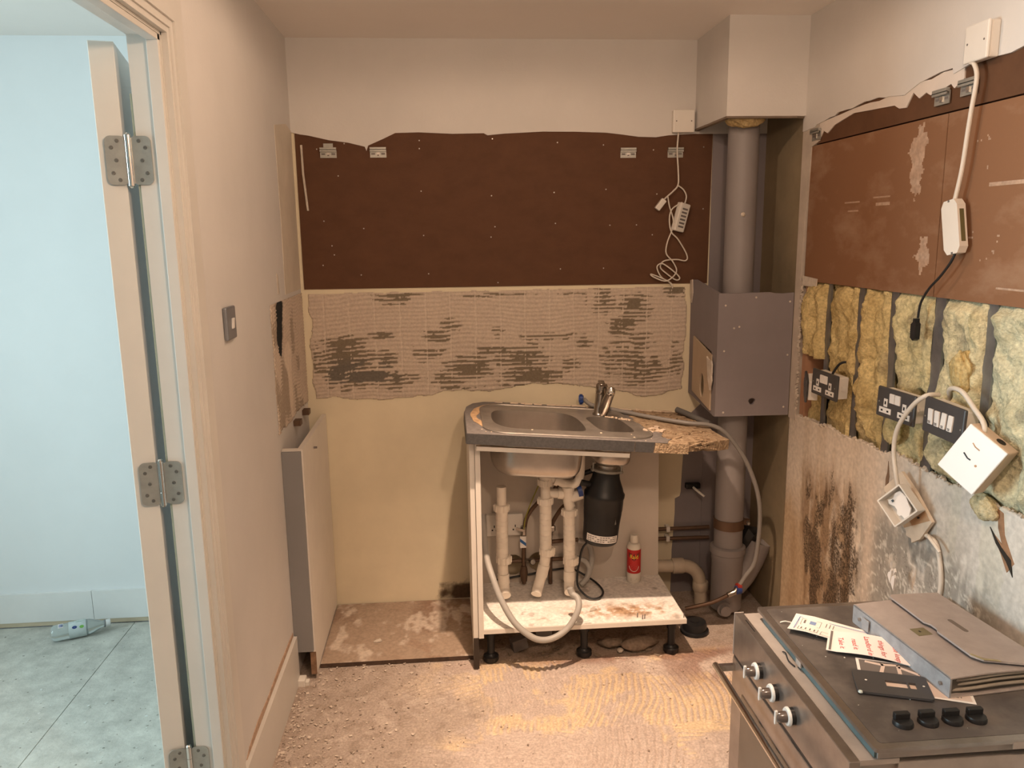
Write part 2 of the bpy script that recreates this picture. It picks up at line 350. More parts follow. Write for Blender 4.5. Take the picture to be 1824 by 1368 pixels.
# --- floors
floor = struct('floor', MB().box(XL, XR + 0.12, YREAR, 0.0, -0.05, -0.004), mat('dusty_screed', (0.42, 0.35, 0.29), 0.95, var=0.15), 'dusty kitchen subfloor')
def kitchen_floor():
    X, Y = mesh2(XL + 0.001, XR - 0.002, -1.55, -0.002, 0.0042)
    n1 = fbm(X * 9, Y * 9, 3); n2 = fbm(X * 45, Y * 45, 9); nw = fbm(X * 5, Y * 5, 21)
    # trowel sweeps: each former tile bed has its own sweep centre
    gx = np.floor((X - 0.02 + (n1 - .5) * .03) / 0.305); gy = np.floor((Y + 0.02 + (nw - .5) * .04) / 0.305)
    r1, r2, r3 = _hash(gx, gy, 5), _hash(gx, gy, 6), _hash(gx, gy, 7)
    cxx = (gx + .5) * .305 + (r1 - .5) * .9; cyy = (gy + .5) * .305 - 0.25 - r2 * .4
    flip = r3 > .55
    cxx = np.where(flip, (gx + .5) * .305 - .45 - .3 * r1, cxx); cyy = np.where(flip, (gy + .5) * .305 + (r2 - .5) * .4, cyy)
    d = np.hypot(X - cxx, (Y - cyy) * 1.1) + (n1 - .5) * .02
    ridge = ss(.25, .75, 0.5 + 0.5 * np.sin(d * 2 * np.pi / 0.0225 + 2.2 * n1))
    kind = _hash(gx, gy, 11); rg = ss(.30, .55, fbm(X * 6.3 + 3, Y * 6.3, 31) + .35 * (kind - .3))
    dust = np.clip(ss(.72, .30, X + (nw - .5) * .6) + ss(-.50, -.46, Y), 0, 1)
    ridged = rg * (1 - .9 * dust) * ss(-.48, -.56, Y)
    hgt = ridged * ridge * 0.0062 + .003 * (n1 - .5) + .0016 * (n2 - .5)
    bare = ss(.47, .56, fbm(X * 6.5, Y * 6.5, 77, 5) + .18 * (kind - .5)) * (1 - dust)
    n4 = fbm(X * 24, Y * 24, 61)
    ply = np.clip(bare * (1 - .9 * ridge * ridged * ss(.3, .5, n4)), 0, 1)
    C = np.ones(X.shape + (3,)) * np.array((0.50, 0.41, 0.355))
    C = mixc(C, (0.60, 0.51, 0.45), np.clip((n2 - .35) * 2, 0, 1) * .6)
    C = mixc(C, (0.68, 0.53, 0.345), ply * .85)
    C = mixc(C, (0.33, 0.265, 0.215), dust * .7)
    C = mixc(C, (0.27, 0.21, 0.165), dust * ss(.5, .7, fbm(X * 30, Y * 30, 95)) * .5)
    C = mixc(C, (0.52, 0.44, 0.38), dust * ss(.58, .72, fbm(X * 26, Y * 26, 5)) * .5)
    stain = gauss(X, Y, 1.55, -.62, .32, .13) + gauss(X, Y, 1.15, -.52, .5, .035)
    C = mixc(C, (0.24, 0.13, 0.09), np.clip(stain, 0, 1) * ss(.35, .6, fbm(X * 8, Y * 8, 41)) * .8)
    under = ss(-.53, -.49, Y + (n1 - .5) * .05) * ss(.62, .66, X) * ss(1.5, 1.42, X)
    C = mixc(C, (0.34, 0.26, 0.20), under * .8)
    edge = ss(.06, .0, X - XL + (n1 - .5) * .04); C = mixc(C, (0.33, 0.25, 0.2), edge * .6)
    hgt = hgt + edge * .006 * n2 - under * .002
    P = np.stack([X, Y, hgt], -1)
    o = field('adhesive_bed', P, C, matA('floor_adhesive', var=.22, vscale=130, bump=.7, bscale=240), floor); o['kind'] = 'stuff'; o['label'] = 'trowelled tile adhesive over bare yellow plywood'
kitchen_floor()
ceiling = struct('ceiling', MB().box(XL - 3.2, XR + 0.12, YREAR, 0.12, H, H + 0.06), CEILP, 'plain painted ceiling')
# --- back wall
wall_back = struct('wall_back', MB().box(XL, XR + 0.12, 0.0, 0.1, -0.05, H), CREAM, 'back wall stripped of its kitchen units')
edge = [(XL, 1.952)] + [(0.02, 1.944), (0.05, 1.94), (0.13, 1.922), (0.20, 1.913), (0.262, 1.898), (0.268, 1.882), (0.275, 1.902), (0.33, 1.925), (0.38, 1.948), (0.47, 1.950), (0.60, 1.944), (0.72, 1.946), (0.735, 1.938), (0.80, 1.944), (0.95, 1.951), (1.08, 1.950), (1.20, 1.946), (1.27, 1.938), (1.33, 1.930), (1.40, 1.928), (1.45, 1.935), (1.55, 1.94), (XR, 1.94)]
obj('upper_plaster', MB().plate([(XL, H)] + edge + [(XR, H)], [], 0, 0.007, XZ), PAINT, wall_back)
obj('wood_panel', MB().plate([(0.0, 1.357), (1.625, 1.352), (1.63, 1.952), (0.0, 1.955)], [], 0, 0.004, XZ), PLYB, wall_back)['label'] = 'dark brown board screwed to the wall'
obj('corner_plasterboard', MB().box(1.632, XR, -0.004, 0, 0.0, 1.97), GREYB, wall_back)['label'] = 'bare grey plasterboard behind the soil pipe'
obj('corner_plasterboard', MB().plate(jag((1.505, .0), (1.512, .42), 5, .004, 4) + [(1.515, .43), (1.535, .44)] + jag((1.54, .46), (1.548, .86), 5, .003, 6) + [(1.6315, .86), (1.6315, .0)], [], 0, .003, XZ), GREYB, wall_back)
sm = MB()
for sx, sz in [(.10, 1.63), (.15, 1.80), (.08, 1.46), (.18, 1.95 - .03), (.28, 1.92), (.47, 1.93), (.47, 1.90), (.48, 1.74), (.48, 1.57), (.49, 1.42), (.75, 1.935), (.74, 1.72), (.76, 1.60), (.75, 1.56), (.77, 1.38), (1.0, 1.92), (1.0, 1.73), (1.0, 1.61), (1.01, 1.43), (1.2, 1.91), (1.2, 1.74), (1.21, 1.6), (1.2, 1.43), (1.39, 1.89), (1.4, 1.72), (1.4, 1.56), (1.4, 1.4), (.22, 1.42), (.24, 1.6), (1.6, 1.66), (1.6, 1.9), (.08, 1.9), (.12, 1.535), (.125, 1.50), (1.33, 1.60)]:
    sm.lathe([(0.0026, 0), (0.0026, 0.0012)], 8, T(sx + rng.uniform(-.01, .01), -.0035, sz - .01) @ Rx(90))
o = obj('screw_heads', sm, mat('screw_zinc', (0.5, 0.47, 0.43), .4, metal=.6), wall_back); o['kind'] = 'stuff'
dr = MB().tube([(0.022, -.006, 1.905), (0.023, -.006, 1.80), (0.033, -.006, 1.66)], .0045, 6)
obj('dried_filler_run', dr, RAWPL, wall_back)
def wall_adhesive():
    X, Z = mesh2(0.003, 1.572, 0.86, 1.352, 0.0036)
    n1 = fbm(X * 10, Z * 10, 3); n2 = fbm(X * 40, Z * 40, 8); n3 = fbm(X * 7, Z * 18, 15)
    joint_x = np.abs(((X + .03 + (n1 - .5) * .01) / 0.1005) % 1 - .5) ; jx = ss(.47, .495, joint_x)
    joint_z = np.abs(((Z + .042 + (n1 - .5) * .008) / 0.1005) % 1 - .5); jz = ss(.47, .495, joint_z)
    wav = Z + .004 * np.sin(X * 13 + 4 * n1) + (fbm(X * 2.2, Z * 5, 44) - .5) * .05
    ridge = ss(.2, .9, .5 + .5 * np.sin(wav * 2 * np.pi / .0172))
    m = np.zeros_like(X)
    for cx, cz, sx, sz, a in [(.14, 1.13, .09, .035, 1.0), (.16, 1.06, .16, .06, .85), (.10, 1.00, .07, .05, 1.1), (.24, 1.00, .13, .035, 1.25), (.31, 1.06, .06, .05, 1.0), (.36, .995, .07, .05, .8), (.30, 1.17, .05, .015, .9), (.35, 1.315, .10, .022, .85),
                              (.50, 1.16, .06, .035, 1.1), (.48, 1.09, .06, .04, .85), (.56, 1.20, .05, .03, .6), (.56, .98, .08, .04, .9), (.64, 1.02, .10, .05, .85), (.74, 1.17, .05, .03, .6), (.78, 1.09, .09, .03, .85), (.86, 1.06, .13, .05, .95), (.90, .985, .12, .05, .95), (.97, 1.15, .1, .02, .7), (.66, .93, .06, .03, .7),
                              (1.06, 1.0, .05, .06, .5), (1.20, 1.285, .06, .05, 1.0), (1.32, 1.27, .07, .05, 1.2), (1.28, 1.19, .07, .04, 1.0), (1.36, 1.13, .05, .04, .8), (1.28, 1.06, .08, .05, .85), (1.33, .99, .10, .05, .85), (1.42, 1.02, .05, .05, .6), (1.50, 1.05, .03, .07, .9), (.90, 1.32, .3, .01, .55), (1.12, 1.12, .03, .03, .7), (1.5, 1.32, .05, .02, .9)]:
        m = np.maximum(m, a * gauss(X, Z, cx, cz, sx, sz))
    cell = _hash(np.floor((X + .08) / .1005), np.floor((Z + .092) / .1005), 3)
    nh = fbm(X * 13 + 7 * n1, wav * 62, 19, 4)
    score = m * 1.05 + (nh - .5) * 1.1 + (fbm(X * 26, Z * 26, 23) - .5) * .7 - .62 * ridge * ss(1.15, .95, m) + (cell - .5) * .55 - .3 * jx - .25 * jz
    patch = ss(.30, .34, score) * ss(.12, .2, m)
    deep = ss(.62, .7, m + (n2 - .5) * .4) * gauss(X, Z, .19, 1.01, .15, .06) * patch
    hgt = .0015 + .0026 * ridge * (.4 + n1) * (1 - jx) * (1 - .6 * jz) + .0022 * (n1 - .3) - .0012 * jx
    flat = ss(.62, .75, fbm(X * 5, Z * 5, 90)); hgt = hgt * (1 - .6 * flat)
    hgt = np.where(patch > .3, .0009 + .0004 * n2, hgt)
    C = np.ones(X.shape + (3,)) * np.array((0.52, 0.43, 0.345))
    C = mixc(C, (0.60, 0.50, 0.41), ridge * .5 * (1 - flat)); C = mixc(C, (0.50, 0.41, 0.33), np.clip(n1 - .45, 0, 1) * 1.2)
    C = mixc(C, (0.72, 0.62, 0.52), jx * .4)
    C = mixc(C, (0.20, 0.16, 0.112), patch); C = mixc(C, (0.155, 0.135, 0.11), np.clip(deep * 1.6, 0, 1))
    P = np.stack([X, -hgt - .0005, Z], -1)
    zb = .905 + .028 * (fbm(X * 5, X * 0, 12) - .5) * 2 + .012 * np.sin(X * 7 + 1) + .02 * ss(.5, .2, np.abs(X - .7)) + .01 * n2
    keep = (Z > zb) & (X > .008 + .03 * (fbm(X * 0, Z * 14, 4) - .25)) & (X < 1.555 - .03 * fbm(X * 0 + 3, Z * 16, 6)) & (Z < 1.346 - .012 * fbm(X * 20, X * 0, 61))
    o = field('tile_adhesive', P, C, matA('wall_adhesive', var=.12, vscale=120, bump=.3, bscale=240), wall_back, keep=keep, back=(0, .004, 0))
    o['label'] = 'ridged tile adhesive patch with torn grey spots'
wall_adhesive()
stain = MB()
# blackened corner stain at the foot of the back wall
X, Z = mesh2(.40, .64, .02, .20, .006); n = fbm(X * 22, Z * 22, 5); a = gauss(X, Z, .60, .05, .10, .055) * 1.4 + (n - .5) * 1.1
o = field('damp_stain', np.stack([X, X * 0 - .0008, Z], -1), mixc(np.ones(X.shape + (3,)) * np.array((.72, .63, .45)), (.10, .065, .04), ss(.5, .95, a)), matA('damp', bump=0), wall_back, keep=a > .42)
# --- left wall with the doorway
Y0, Y1, ZH = -1.372, -2.42, 1.975          # doorway: far jamb, near jamb, head
XA = -0.052                                 # hall side of the left wall
XJ = -0.082                                 # hall edge of the door lining
wl = MB().box(XA, XL, Y0, 0.0, -.05, H).box(XA, XL, Y1, Y0, ZH + .02, H).box(XA, XL, YREAR, Y1, -.05, H)
wall_left = struct('wall_left', wl, PAINT, 'painted left wall with the doorway')
def left_patch():
    Y, Z = mesh2(-.60, -.006, .88, 1.36, .004)
    n1 = fbm(Y * 12, Z * 12, 5); n2 = fbm(Y * 45, Z * 45, 6)
    ridge = .5 + .5 * np.sin((Z + .008 * np.sin(Y * 30) + .02 * n1) * 2 * np.pi / .0125)
    patch = ss(.56, .62, n1 + .35 * gauss(Y, Z, -.42, 1.02, .10, .10) - .12 * ridge)
    bare = gauss(Y, Z, -.33, 1.02, .05, .16) + gauss(Y, Z, -.36, 1.15, .08, .05)
    C = np.ones(Y.shape + (3,)) * np.array((.56, .46, .37)); C = mixc(C, (.68, .57, .47), ridge * .5); C = mixc(C, (.30, .24, .18), patch * .7)
    C = mixc(C, (.72, .61, .50), ss(.5, .8, bare + (n1 - .5) * .5) * .9)
    h = .0015 + .003 * ridge * (1 - patch) * (1 - ss(.4, .7, bare)) + .0015 * n1
    # the ragged hole
    zc = (Z - 1.28) / .125; hw = .058 * np.clip(1 - zc ** 2, 0, 1) ** .5 * (0.75 + .7 * (fbm(Z * 30, Z * 0, 3) - .3)) + .022 * (n2 - .5)
    hole = (np.abs(Y + .44 + .02 * np.sin(Z * 17)) < hw) & (np.abs(zc) < 1)
    keep = (Y > -.575 + .02 * (fbm(Z * 18, Y * 0, 2) - .3)) & (Z > .90 + .02 * n1) & (Z < 1.348)
    C = np.where(hole[..., None], np.array((.018, .02, .021)), C); h = np.where(hole, .0004, h)
    field('tile_adhesive', np.stack([XL + h, Y, Z], -1), C, matA('wall_adhesive'), wall_left, keep=keep, back=(-.003, 0, 0))
left_patch()
obj('bare_plaster_strip', MB().plate([(-.31, 1.36), (-.004, 1.36), (-.004, 1.955), (-.10, 1.97), (-.308, 1.94), (-.30, 1.6)], [], 0, .0015, YZL @ T(0, 0, XL)), mat('old_plaster', (.68, .60, .49), .85, var=.1), wall_left)
obj('torn_paper_flap', MB().plate([(-.43, 1.37), (-.437, 1.44), (-.42, 1.43), (-.415, 1.37)], [], 0, .003, YZL @ T(0, 0, XL)), RAWPL, wall_left)
# --- doorway joinery
jm = MB().box(XJ, XL, Y0 - .028, Y0, 0, ZH + .02).box(XJ, XL, Y1, Y1 + .028, 0, ZH + .02).box(XJ, XL, Y1, Y0, ZH, ZH + .028)
Y0j = Y0 - .028                              # face of the far jamb
trim_1 = struct('trim_1', jm, GLOSS, 'painted door lining')
st = MB().box(-.040, XL - .002, Y0j - .012, Y0j, 0, ZH, bv=.001).box(-.040, XL - .002, Y1, Y0j, ZH - .012, ZH, bv=.001)
obj('door_stop', st, GLOSS, trim_1)
def architrave(name, x, s, m, yj0, label, yr=None):
    # far upright, head: two steps
    mb = MB(); W_ = .092
    a, b = (x, x + s * .012), (x, x + s * .021)
    for (t0, t1), w0, w1 in ((a, 0.006, W_), (b, 0.034, W_ - .006), ((x, x + s * .016), .018, .034)):
        xa, xb = sorted((t0, t1))
        mb.box(xa, xb, Y0j + w0, Y0j + w1, 0, ZH + w1)
        mb.box(xa, xb, Y1 + .028 - w1, Y0j + w0, ZH + w0, ZH + w1)
        mb.box(xa, xb, Y1 + .028 - w1, Y1 + .028 - w0, 0, ZH + w0)
    return struct(name, mb, m, label)
architrave('trim_2', XL, 1, GLOSS, Y0j, 'stepped white architrave round the doorway, kitchen side')
architrave('trim_3', XA, -1, GLOSSW, Y0j, 'white architrave round the doorway, far side') if False else None
struct('trim_3', MB().box(XJ - .006, XJ, Y0j + .004, Y0j + .026, 0, 1.86), mat('green_seal', (.42, .46, .36), .5), 'narrow pale seal strip on the door lining')
# --- skirting on the left wall
sk = struct('baseboard_left', MB().plate([(-1.282, 0.004), (-.565, 0.004), (-.565, .178), (-1.282, .178)], [], 0, .013, YZL @ T(0, 0, XL)), GLOSS, 'painted skirting board on the left wall')
tp = [(-1.235, .178), (-1.0, .181), (-.75, .182), (-.575, .182), (-.575, .197), (-.70, .2), (-.82, .203), (-.95, .196), (-1.1, .203), (-1.2, .192)]
obj('scraped_wall_line', MB().plate(tp, [], 0, .0022, YZL @ T(0, 0, XL)), mat('scraped_plaster', (.58, .40, .28), .95, var=.3, vscale=60, bump=.5), wall_left)
# --- right wall in layers
wall_right = struct('wall_right', MB().box(XR + .1, XR + .16, YREAR, 0.02, -.05, H), mat('cavity_back', (.10, .085, .06), .95), 'stripped right wall with an open stud cavity')
BR = XR - 0.0
up = jag((-.345, 1.905), (-.60, 1.928), 9, .006, 3) + jag((-.60, 1.935), (-.95, 1.937), 9, .005, 4) + [(-.98, 1.925), (-1.05, 1.945), (-1.14, 1.955), (-1.19, 1.955), (-1.195, 1.94), (-1.26, 1.952), (-1.30, 1.963), (-1.34, 1.950), (-1.40, 1.947), (-1.47, 1.957), (-1.56, 1.95), (-1.9, 1.955), (YREAR, 1.955)]
obj('upper_plaster', MB().plate([(-.345, H)] + up + [(YREAR, H)], [], -.1, .006, YZ @ T(0, 0, -XR)), PAINT, wall_right)
obj('wood_strip', MB().box(XR, XR + .018, -2.4, -.405, 1.852, 1.962), mat('brown_board_dark', (.135, .066, .035), .8, var=.15, vscale=8, spec=.15), wall_right)
WB = mat('brown_scuffed_board', (.36, .23, .15), .7, col2=(.225, .112, .058), thr=(.50, .80), vscale=5, spec=.25, bump=.05, bscale=150, stretch=(1, .7, 1.3))
for a, b in ((-1.181, -.412), (-2.4, -1.1845)): obj('wood_board', MB().box(XR - .001, XR + .017, a, b, 1.381, 1.8475), WB, wall_right)
# scuffs, pale scrapes and a drip ring on the boards
def scuff():
    Y, Z = mesh2(-1.75, -.43, 1.39, 1.84, .0045); n = fbm(Y * 9, Z * 9, 4, 5); n2 = fbm(Y * 8, Z * 60, 9); n3 = fbm(Y * 60, Z * 60, 10)
    a = gauss(Y, Z, -1.06, 1.72, .035, .16) * .5 + gauss(Y, Z, -1.12, 1.50, .05, .10) * .6 + gauss(Y, Z, -1.30, 1.48, .12, .1) * .25 + gauss(Y, Z, -1.35, 1.72, .16, .1) * .28 + gauss(Y, Z, -1.03, 1.78, .1, .04) * .25
    r = np.hypot(Y + 1.365, (Z - 1.535) * 1.0); a = np.maximum(a, .75 * np.exp(-((r - .052) / .012) ** 2) * ((np.arctan2(Z - 1.535, Y + 1.365) * 7) % 1 > .35) * (Z < 1.56))
    for cy, cz, wy in ((-.72, 1.645, .05), (-.73, 1.618, .035), (-.89, 1.655, .05), (-.90, 1.633, .04), (-1.45, 1.66, .09), (-1.5, 1.42, .08)): a = np.maximum(a, .85 * (np.abs(Z - cz) < .0045) * (np.abs(Y - cy) < wy))
    k = (a * 1.25 + (n - .5) * .9 + (n3 - .5) * .6) > .5
    keep = k & (np.abs(Y + 1.1828) > .004)
    C = np.ones(Y.shape + (3,)) * np.array((.40, .27, .19)); C = mixc(C, (.5, .38, .29), np.clip(n2 - .3, 0, 1))
    o = field('plaster_scuffs', np.stack([XR - .0013 + 0 * Y, Y, Z], -1), C, matA('scuff', bump=.1), wall_right, keep=keep); o['kind'] = 'stuff'
scuff()
obj('plaster_margin', MB().plate([(-.345, .86), (-.345, 1.935), (-.47, 1.925), (-.475, 1.86), (-.418, 1.845), (-.412, 1.70), (-.395, 1.62), (-.385, 1.38), (-.40, 1.375), (-.402, 1.0), (-.405, .86)], [], -.05, .004, YZ @ T(0, 0, -XR)), mat('pale_margin', (.58, .50, .42), .85, var=.12, vscale=12), wall_right)
obj('torn_paper_patch', MB().plate([(-.405, 1.362), (-.51, 1.364), (-.515, 1.392), (-.40, 1.398)], [], 0, .004, YZ @ T(0, 0, -XR)), RAWPL, wall_right)
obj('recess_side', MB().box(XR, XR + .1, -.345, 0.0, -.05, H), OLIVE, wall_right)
# white torn paper strip between plaster and board
tw = [(-.47, 1.918)] + jag((-.58, 1.925), (-.95, 1.935), 8, .004, 9) + [(-.97, 1.925), (-1.04, 1.948), (-1.10, 1.945), (-1.15, 1.953), (-1.235, 1.95)] + [(-1.237, 1.922), (-1.20, 1.905), (-1.185, 1.918), (-1.15, 1.91), (-1.10, 1.905), (-1.08, 1.915), (-1.05, 1.905), (-1.02, 1.925), (-.99, 1.89), (-.955, 1.893), (-.93, 1.905), (-.80, 1.912), (-.70, 1.918), (-.63, 1.907), (-.575, 1.898), (-.53, 1.878), (-.50, 1.89), (-.47, 1.86)]
obj('torn_paper', MB().plate(tw, [], 0, .0035, YZ @ T(0, 0, -XR)), mat('torn_white_paper', (.70, .62, .55), .85, var=.06), wall_right)
# lower plasterboard with mould
def hole_edge(Y): return .893 + .018 * (fbm(Y * 9, Y * 0, 5) - .5) * 2 + .022 * ss(-.5, -1.3, Y) + .01 * (fbm(Y * 50, Y * 0, 9) - .5)
def lower_right():
    Y, Z = mesh2(-2.5, -.346, 0.0, .96, .0055)
    n1 = fbm(Y * 8, Z * 4, 3, 5); n2 = fbm(Y * 30, Z * 14, 5, 5); ns = fbm(Y * 24, Z * 1.2, 8, 4); nf = fbm(Y * 55, Z * 40, 13, 4)
    C = np.ones(Y.shape + (3,)) * np.array((.64, .56, .47))
    C = mixc(C, (.52, .43, .33), ss(.45, .7, ns) * .5); C = mixc(C, (.61, .585, .54), ss(-.95, -1.25, Y) * .8)
    st_ = ((np.floor((Y + .02 * n1) / .085) % 2) == 0); C = mixc(C, (.60, .57, .48), ss(-1.3, -1.36, Y) * st_ * .7)
    tan = ss(.66, .45, Z + (n1 - .5) * .3) * ss(-.95, -.5, Y) ; C = mixc(C, (.43, .29, .155), tan * .75)
    C = mixc(C, (.30, .19, .10), gauss(Y, Z, -.40, .25, .08, .3) * ss(.4, .65, n1) * .8)
    rust = gauss(Y, Z, -1.62, .50, .30, .075) + .7 * gauss(Y, Z, -1.45, .50, .1, .1); C = mixc(C, (.35, .17, .09), np.clip(rust, 0, 1) * ss(.3, .6, n2) * .85)
    streak = fbm(Y * 38, Z * 3.5, 71, 4)
    eA = ss(-.93, -.84, Y + .07 * (n2 - .5) + .12 * (.5 - Z)) * ss(-.46, -.54, Y + .05 * (n1 - .5) + .10 * (.5 - Z)) * ss(.80, .60, Z + .24 * (streak - .5)) * ss(.05, .2, Z)
    mA = np.clip(eA * (.62 + 1.2 * ss(.35, .62, fbm(Y * 16, Z * 7, 73, 5))), 0, 1)
    mB = np.clip(1.25 * gauss(Y, Z, -1.20, .52, .27, .22) + .8 * gauss(Y, Z, -.92, .40, .18, .24) + .7 * gauss(Y, Z, -1.42, .58, .12, .12), 0, 1)
    C = mixc(C, (.27, .255, .225), np.clip(mB * 1.35, 0, 1) * ss(.28, .47, n2 * .6 + streak * .4) * .9)
    vein = np.abs(fbm(Y * 26, Z * 24, 33, 3) - .5); C = mixc(C, (.66, .64, .58), mB * ss(.035, .012, vein) * .8)
    C = mixc(C, (.33, .22, .125), eA * .75 * ss(.3, .5, n2))
    C = mixc(C, (.20, .125, .07), mA * ss(.32, .58, streak) * .9)
    clean = gauss(Y, Z, -.955, .6, .035, .4); C = mixc(C, (.66, .55, .45), clean * .7)
    Msk = np.clip((mA * .42 + .12 * eA + mB * .40 * ss(.4, .62, nf + .1)) * (1 - .8 * clean), 0, .56)
    he = hole_edge(Y)
    h = .0012 * nf + .004 * ss(-.012, 0, Z - he) * nf
    # a ragged tear near the frame's right side
    P = np.stack([XR - h, Y, Z], -1)
    field('lower_plasterboard', P, C, matA('mouldy_wall', var=.14, vscale=60, bump=.3, bscale=90, spk=(.05, .036, .024), spk_scale=150), wall_right, keep=Z < he, Msk=Msk, back=(.012, 0, 0))
lower_right()
# ragged dry crumbs of plasterboard along the cut edge
eb = MB(); r_ = np.random.RandomState(3)
for i in range(130):
    y = -.40 - i * .0115; z = float(hole_edge(np.array([y]))[0])
    s = r_.uniform(.0015, .005)
    eb.box(-s, s, -s * r_.uniform(.6, 1.6), s, -s * .6, s * r_.uniform(.5, 1.2), T(XR - .002 + r_.uniform(0, .008), y, z - .001 + r_.uniform(-.004, .003)) @ Rx(r_.uniform(0, 90)) @ Rz(r_.uniform(0, 90)))
o = obj('broken_edge', eb, RAWPL, wall_right); o['kind'] = 'stuff'
eb = MB()
for i in range(60):
    z = .90 + i * .0078; s = r_.uniform(.002, .005)
    eb.box(-s, s, -s, s, -s, s * 1.5, T(XR - .004, -.403 + r_.uniform(-.006, .006), z) @ Rx(r_.uniform(0, 90)) @ Rz(r_.uniform(0, 90)))
o = obj('broken_edge', eb, RAWPL, wall_right); o['kind'] = 'stuff'
# peeled curl and tear
obj('paper_tear', MB().plate([(-1.505, .905), (-1.525, .90), (-1.535, .85), (-1.56, .815), (-1.575, .795), (-1.555, .765), (-1.53, .80), (-1.49, .845), (-1.53, .825), (-1.512, .86)], [], 0, .0018, YZ @ T(0, 0, -XR)), mat('peeled_brown', (.40, .22, .12), .9, var=.3, vscale=30), wall_right)
obj('paper_tear', MB().plate([(-1.485, .852), (-1.53, .818), (-1.565, .80), (-1.575, .762), (-1.55, .79), (-1.51, .82)], [], 0, .0026, YZ @ T(0, 0, -XR)), DARKW, wall_right)
obj('paper_tear', MB().plate([(-1.035, .885), (-1.045, .84), (-1.04, .80), (-1.03, .785), (-1.028, .83), (-1.034, .85)], [], 0, .0024, YZ @ T(0, 0, -XR)), mat('peeled_dark', (.22, .14, .09), .9), wall_right)
for yy, zz in ((-1.185, .60), (-1.20, .585)):
    obj('torn_paper_flap', MB().plate(jag((yy, zz), (yy - .02, zz + .05), 5, .006, int(-yy * 100)) + jag((yy - .02, zz + .05), (yy - .028, zz + .015), 4, .005, 5) + [(yy - .012, zz - .02)], [], 0, .006, YZ @ T(0, 0, -XR) @ Rx(6)), PAPER, wall_right)
# --- studs in the cavity (each one a piece of the wall)
def stud(y, w_=.036, z0=.80, z1=1.40, dx=.006, lean=0):
    M = T(XR + dx, y, (z0 + z1) / 2) @ Rx(lean); h = (z1 - z0) / 2
    mb = MB().box(0, .002, -w_ / 2, w_ / 2, -h, h, M).box(0, .07, w_ / 2 - .002, w_ / 2, -h, h, M).box(-.004, .004, -w_ / 2 - .001, -w_ / 2 + .003, -h, h, M)
    return obj('metal_stud', mb, STUD, wall_right)
for y, w_, ln in ((-.595, .03, 0), (-.805, .036, .6), (-.995, .042, 0), (-1.205, .05, 1.0), (-1.41, .042, 0), (-1.66, .04, 0)): stud(y, w_, lean=ln)
obj('near_plasterboard', MB().box(XR, XR + .1, YREAR, -2.44, -.05, 1.955), PAINT, wall_right)
obj('timber_stud', MB().box(XR + .004, XR + .09, -.452, -.420, .80, 1.40), WOOD, wall_right)
# --- remaining shell: behind the camera and the next room
struct('wall_rear', MB().box(XL, XR + .16, YREAR - .08, YREAR, -.05, H), PAINT, 'wall behind the camera')
AX0 = -3.0
struct('wall_hall_back', MB().box(AX0, XA, -.02, .06, -.05, H), ANNEX, 'white far wall of the next room')
struct('wall_hall_left', MB().box(AX0 - .06, AX0, YREAR, .06, -.05, H), EXTWALL, 'side wall of the next room')
struct('wall_hall_front', MB().box(AX0, XA, YREAR - .08, YREAR, -.05, H), EXTWALL, 'near wall of the next room')
hall_floor = struct('floor_hall', MB().box(AX0, XA, YREAR, -.02, -.05, -.012), DARKW, 'chipboard floor of the next room')
HF = mat('grey_chipboard_floor', (.62, .62, .56), .85, var=.2, vscale=14, bump=.25, bscale=90)
for k, (xa, xb) in enumerate(((-.768, XA), (-1.371, -.771), (-1.974, -1.374), (-3.0, -1.977))):
    obj('floor_sheet', MB().box(xa, xb, -2.05, -.034, -.012, 0), HF, hall_floor); obj('floor_sheet', MB().box(xa, xb, YREAR, -2.054, -.012, 0), HF, hall_floor)
bh = struct('baseboard_hall', MB().plate([(-3, .022), (-.93, .022), (-.93, .146), (-3, .146)], [], 0, .014, XZ @ T(0, 0, .02)), GLOSSW, 'white skirting board in the next room')
obj('board_length', MB().plate([(-.928, .022), (XA, .022), (XA, .146), (-.928, .146)], [], 0, .014, XZ @ T(0, 0, .02)), GLOSSW, bh)
obj('timber_packer', MB().box(-3, XA, -.031, -.02, .003, .021), mat('pale_pine', (.66, .56, .40), .8, var=.2, vscale=20, stretch=(.2, 1, 1)), bh)
# --- upper pipe boxing
BX, BY, BZ = 1.556, -.365, 1.957
bxm = MB().box(BX, BX + .012, BY, 0, BZ, H).box(BX + .012, XR, BY, BY + .012, BZ, H)
wall_boxing = struct('wall_boxing', bxm, PAINT, 'painted boxing round the top of the soil pipe')
obj('broken_board_edge', MB().plate(jag((BX, 0), (BX, BY), 8, .004, 2) + jag((BX, BY), (XR, BY), 8, .003, 5) + [(XR, BY + .016), (BX + .016, BY + .016), (BX + .016, 0)], [], BZ - .007, BZ), mat('board_edge_brown', (.25, .19, .14), .9, var=.2), wall_boxing)

# ================================================================== THINGS
# --- soil pipe
PX, PY = 1.677, -.215
t = thing('soil_pipe', 'grey vertical soil pipe running down the back right corner', 'pipe', T(PX, PY, 0))
obj('pipe', MB().tube([(PX, PY, .27), (PX, PY, 1.975)], .057, 28), GREYP, t, True)
obj('socket_collar', MB().lathe([(.0625, .03), (.0625, .235), (.065, .24), (.065, .265), (.071, .27), (.071, .295), (.064, .30), (.058, .30)], 28, T(PX, PY, 0)), GREYP, t, True)
obj('access_plug', MB().lathe([(.03, 0), (.03, .012), (.022, .012), (.022, .03)], 18, T(PX - .03, PY - .062, .05) @ Rx(90)), GREYP, t, True)
c = obj('pipe_clamp', MB().lathe([(.0575, .375), (.061, .375), (.061, .415), (.0575, .415)], 28, T(PX, PY, 0), False).box(PX + .058, PX + .085, PY - .01, PY + .01, .385, .405), COPPER, t, True)
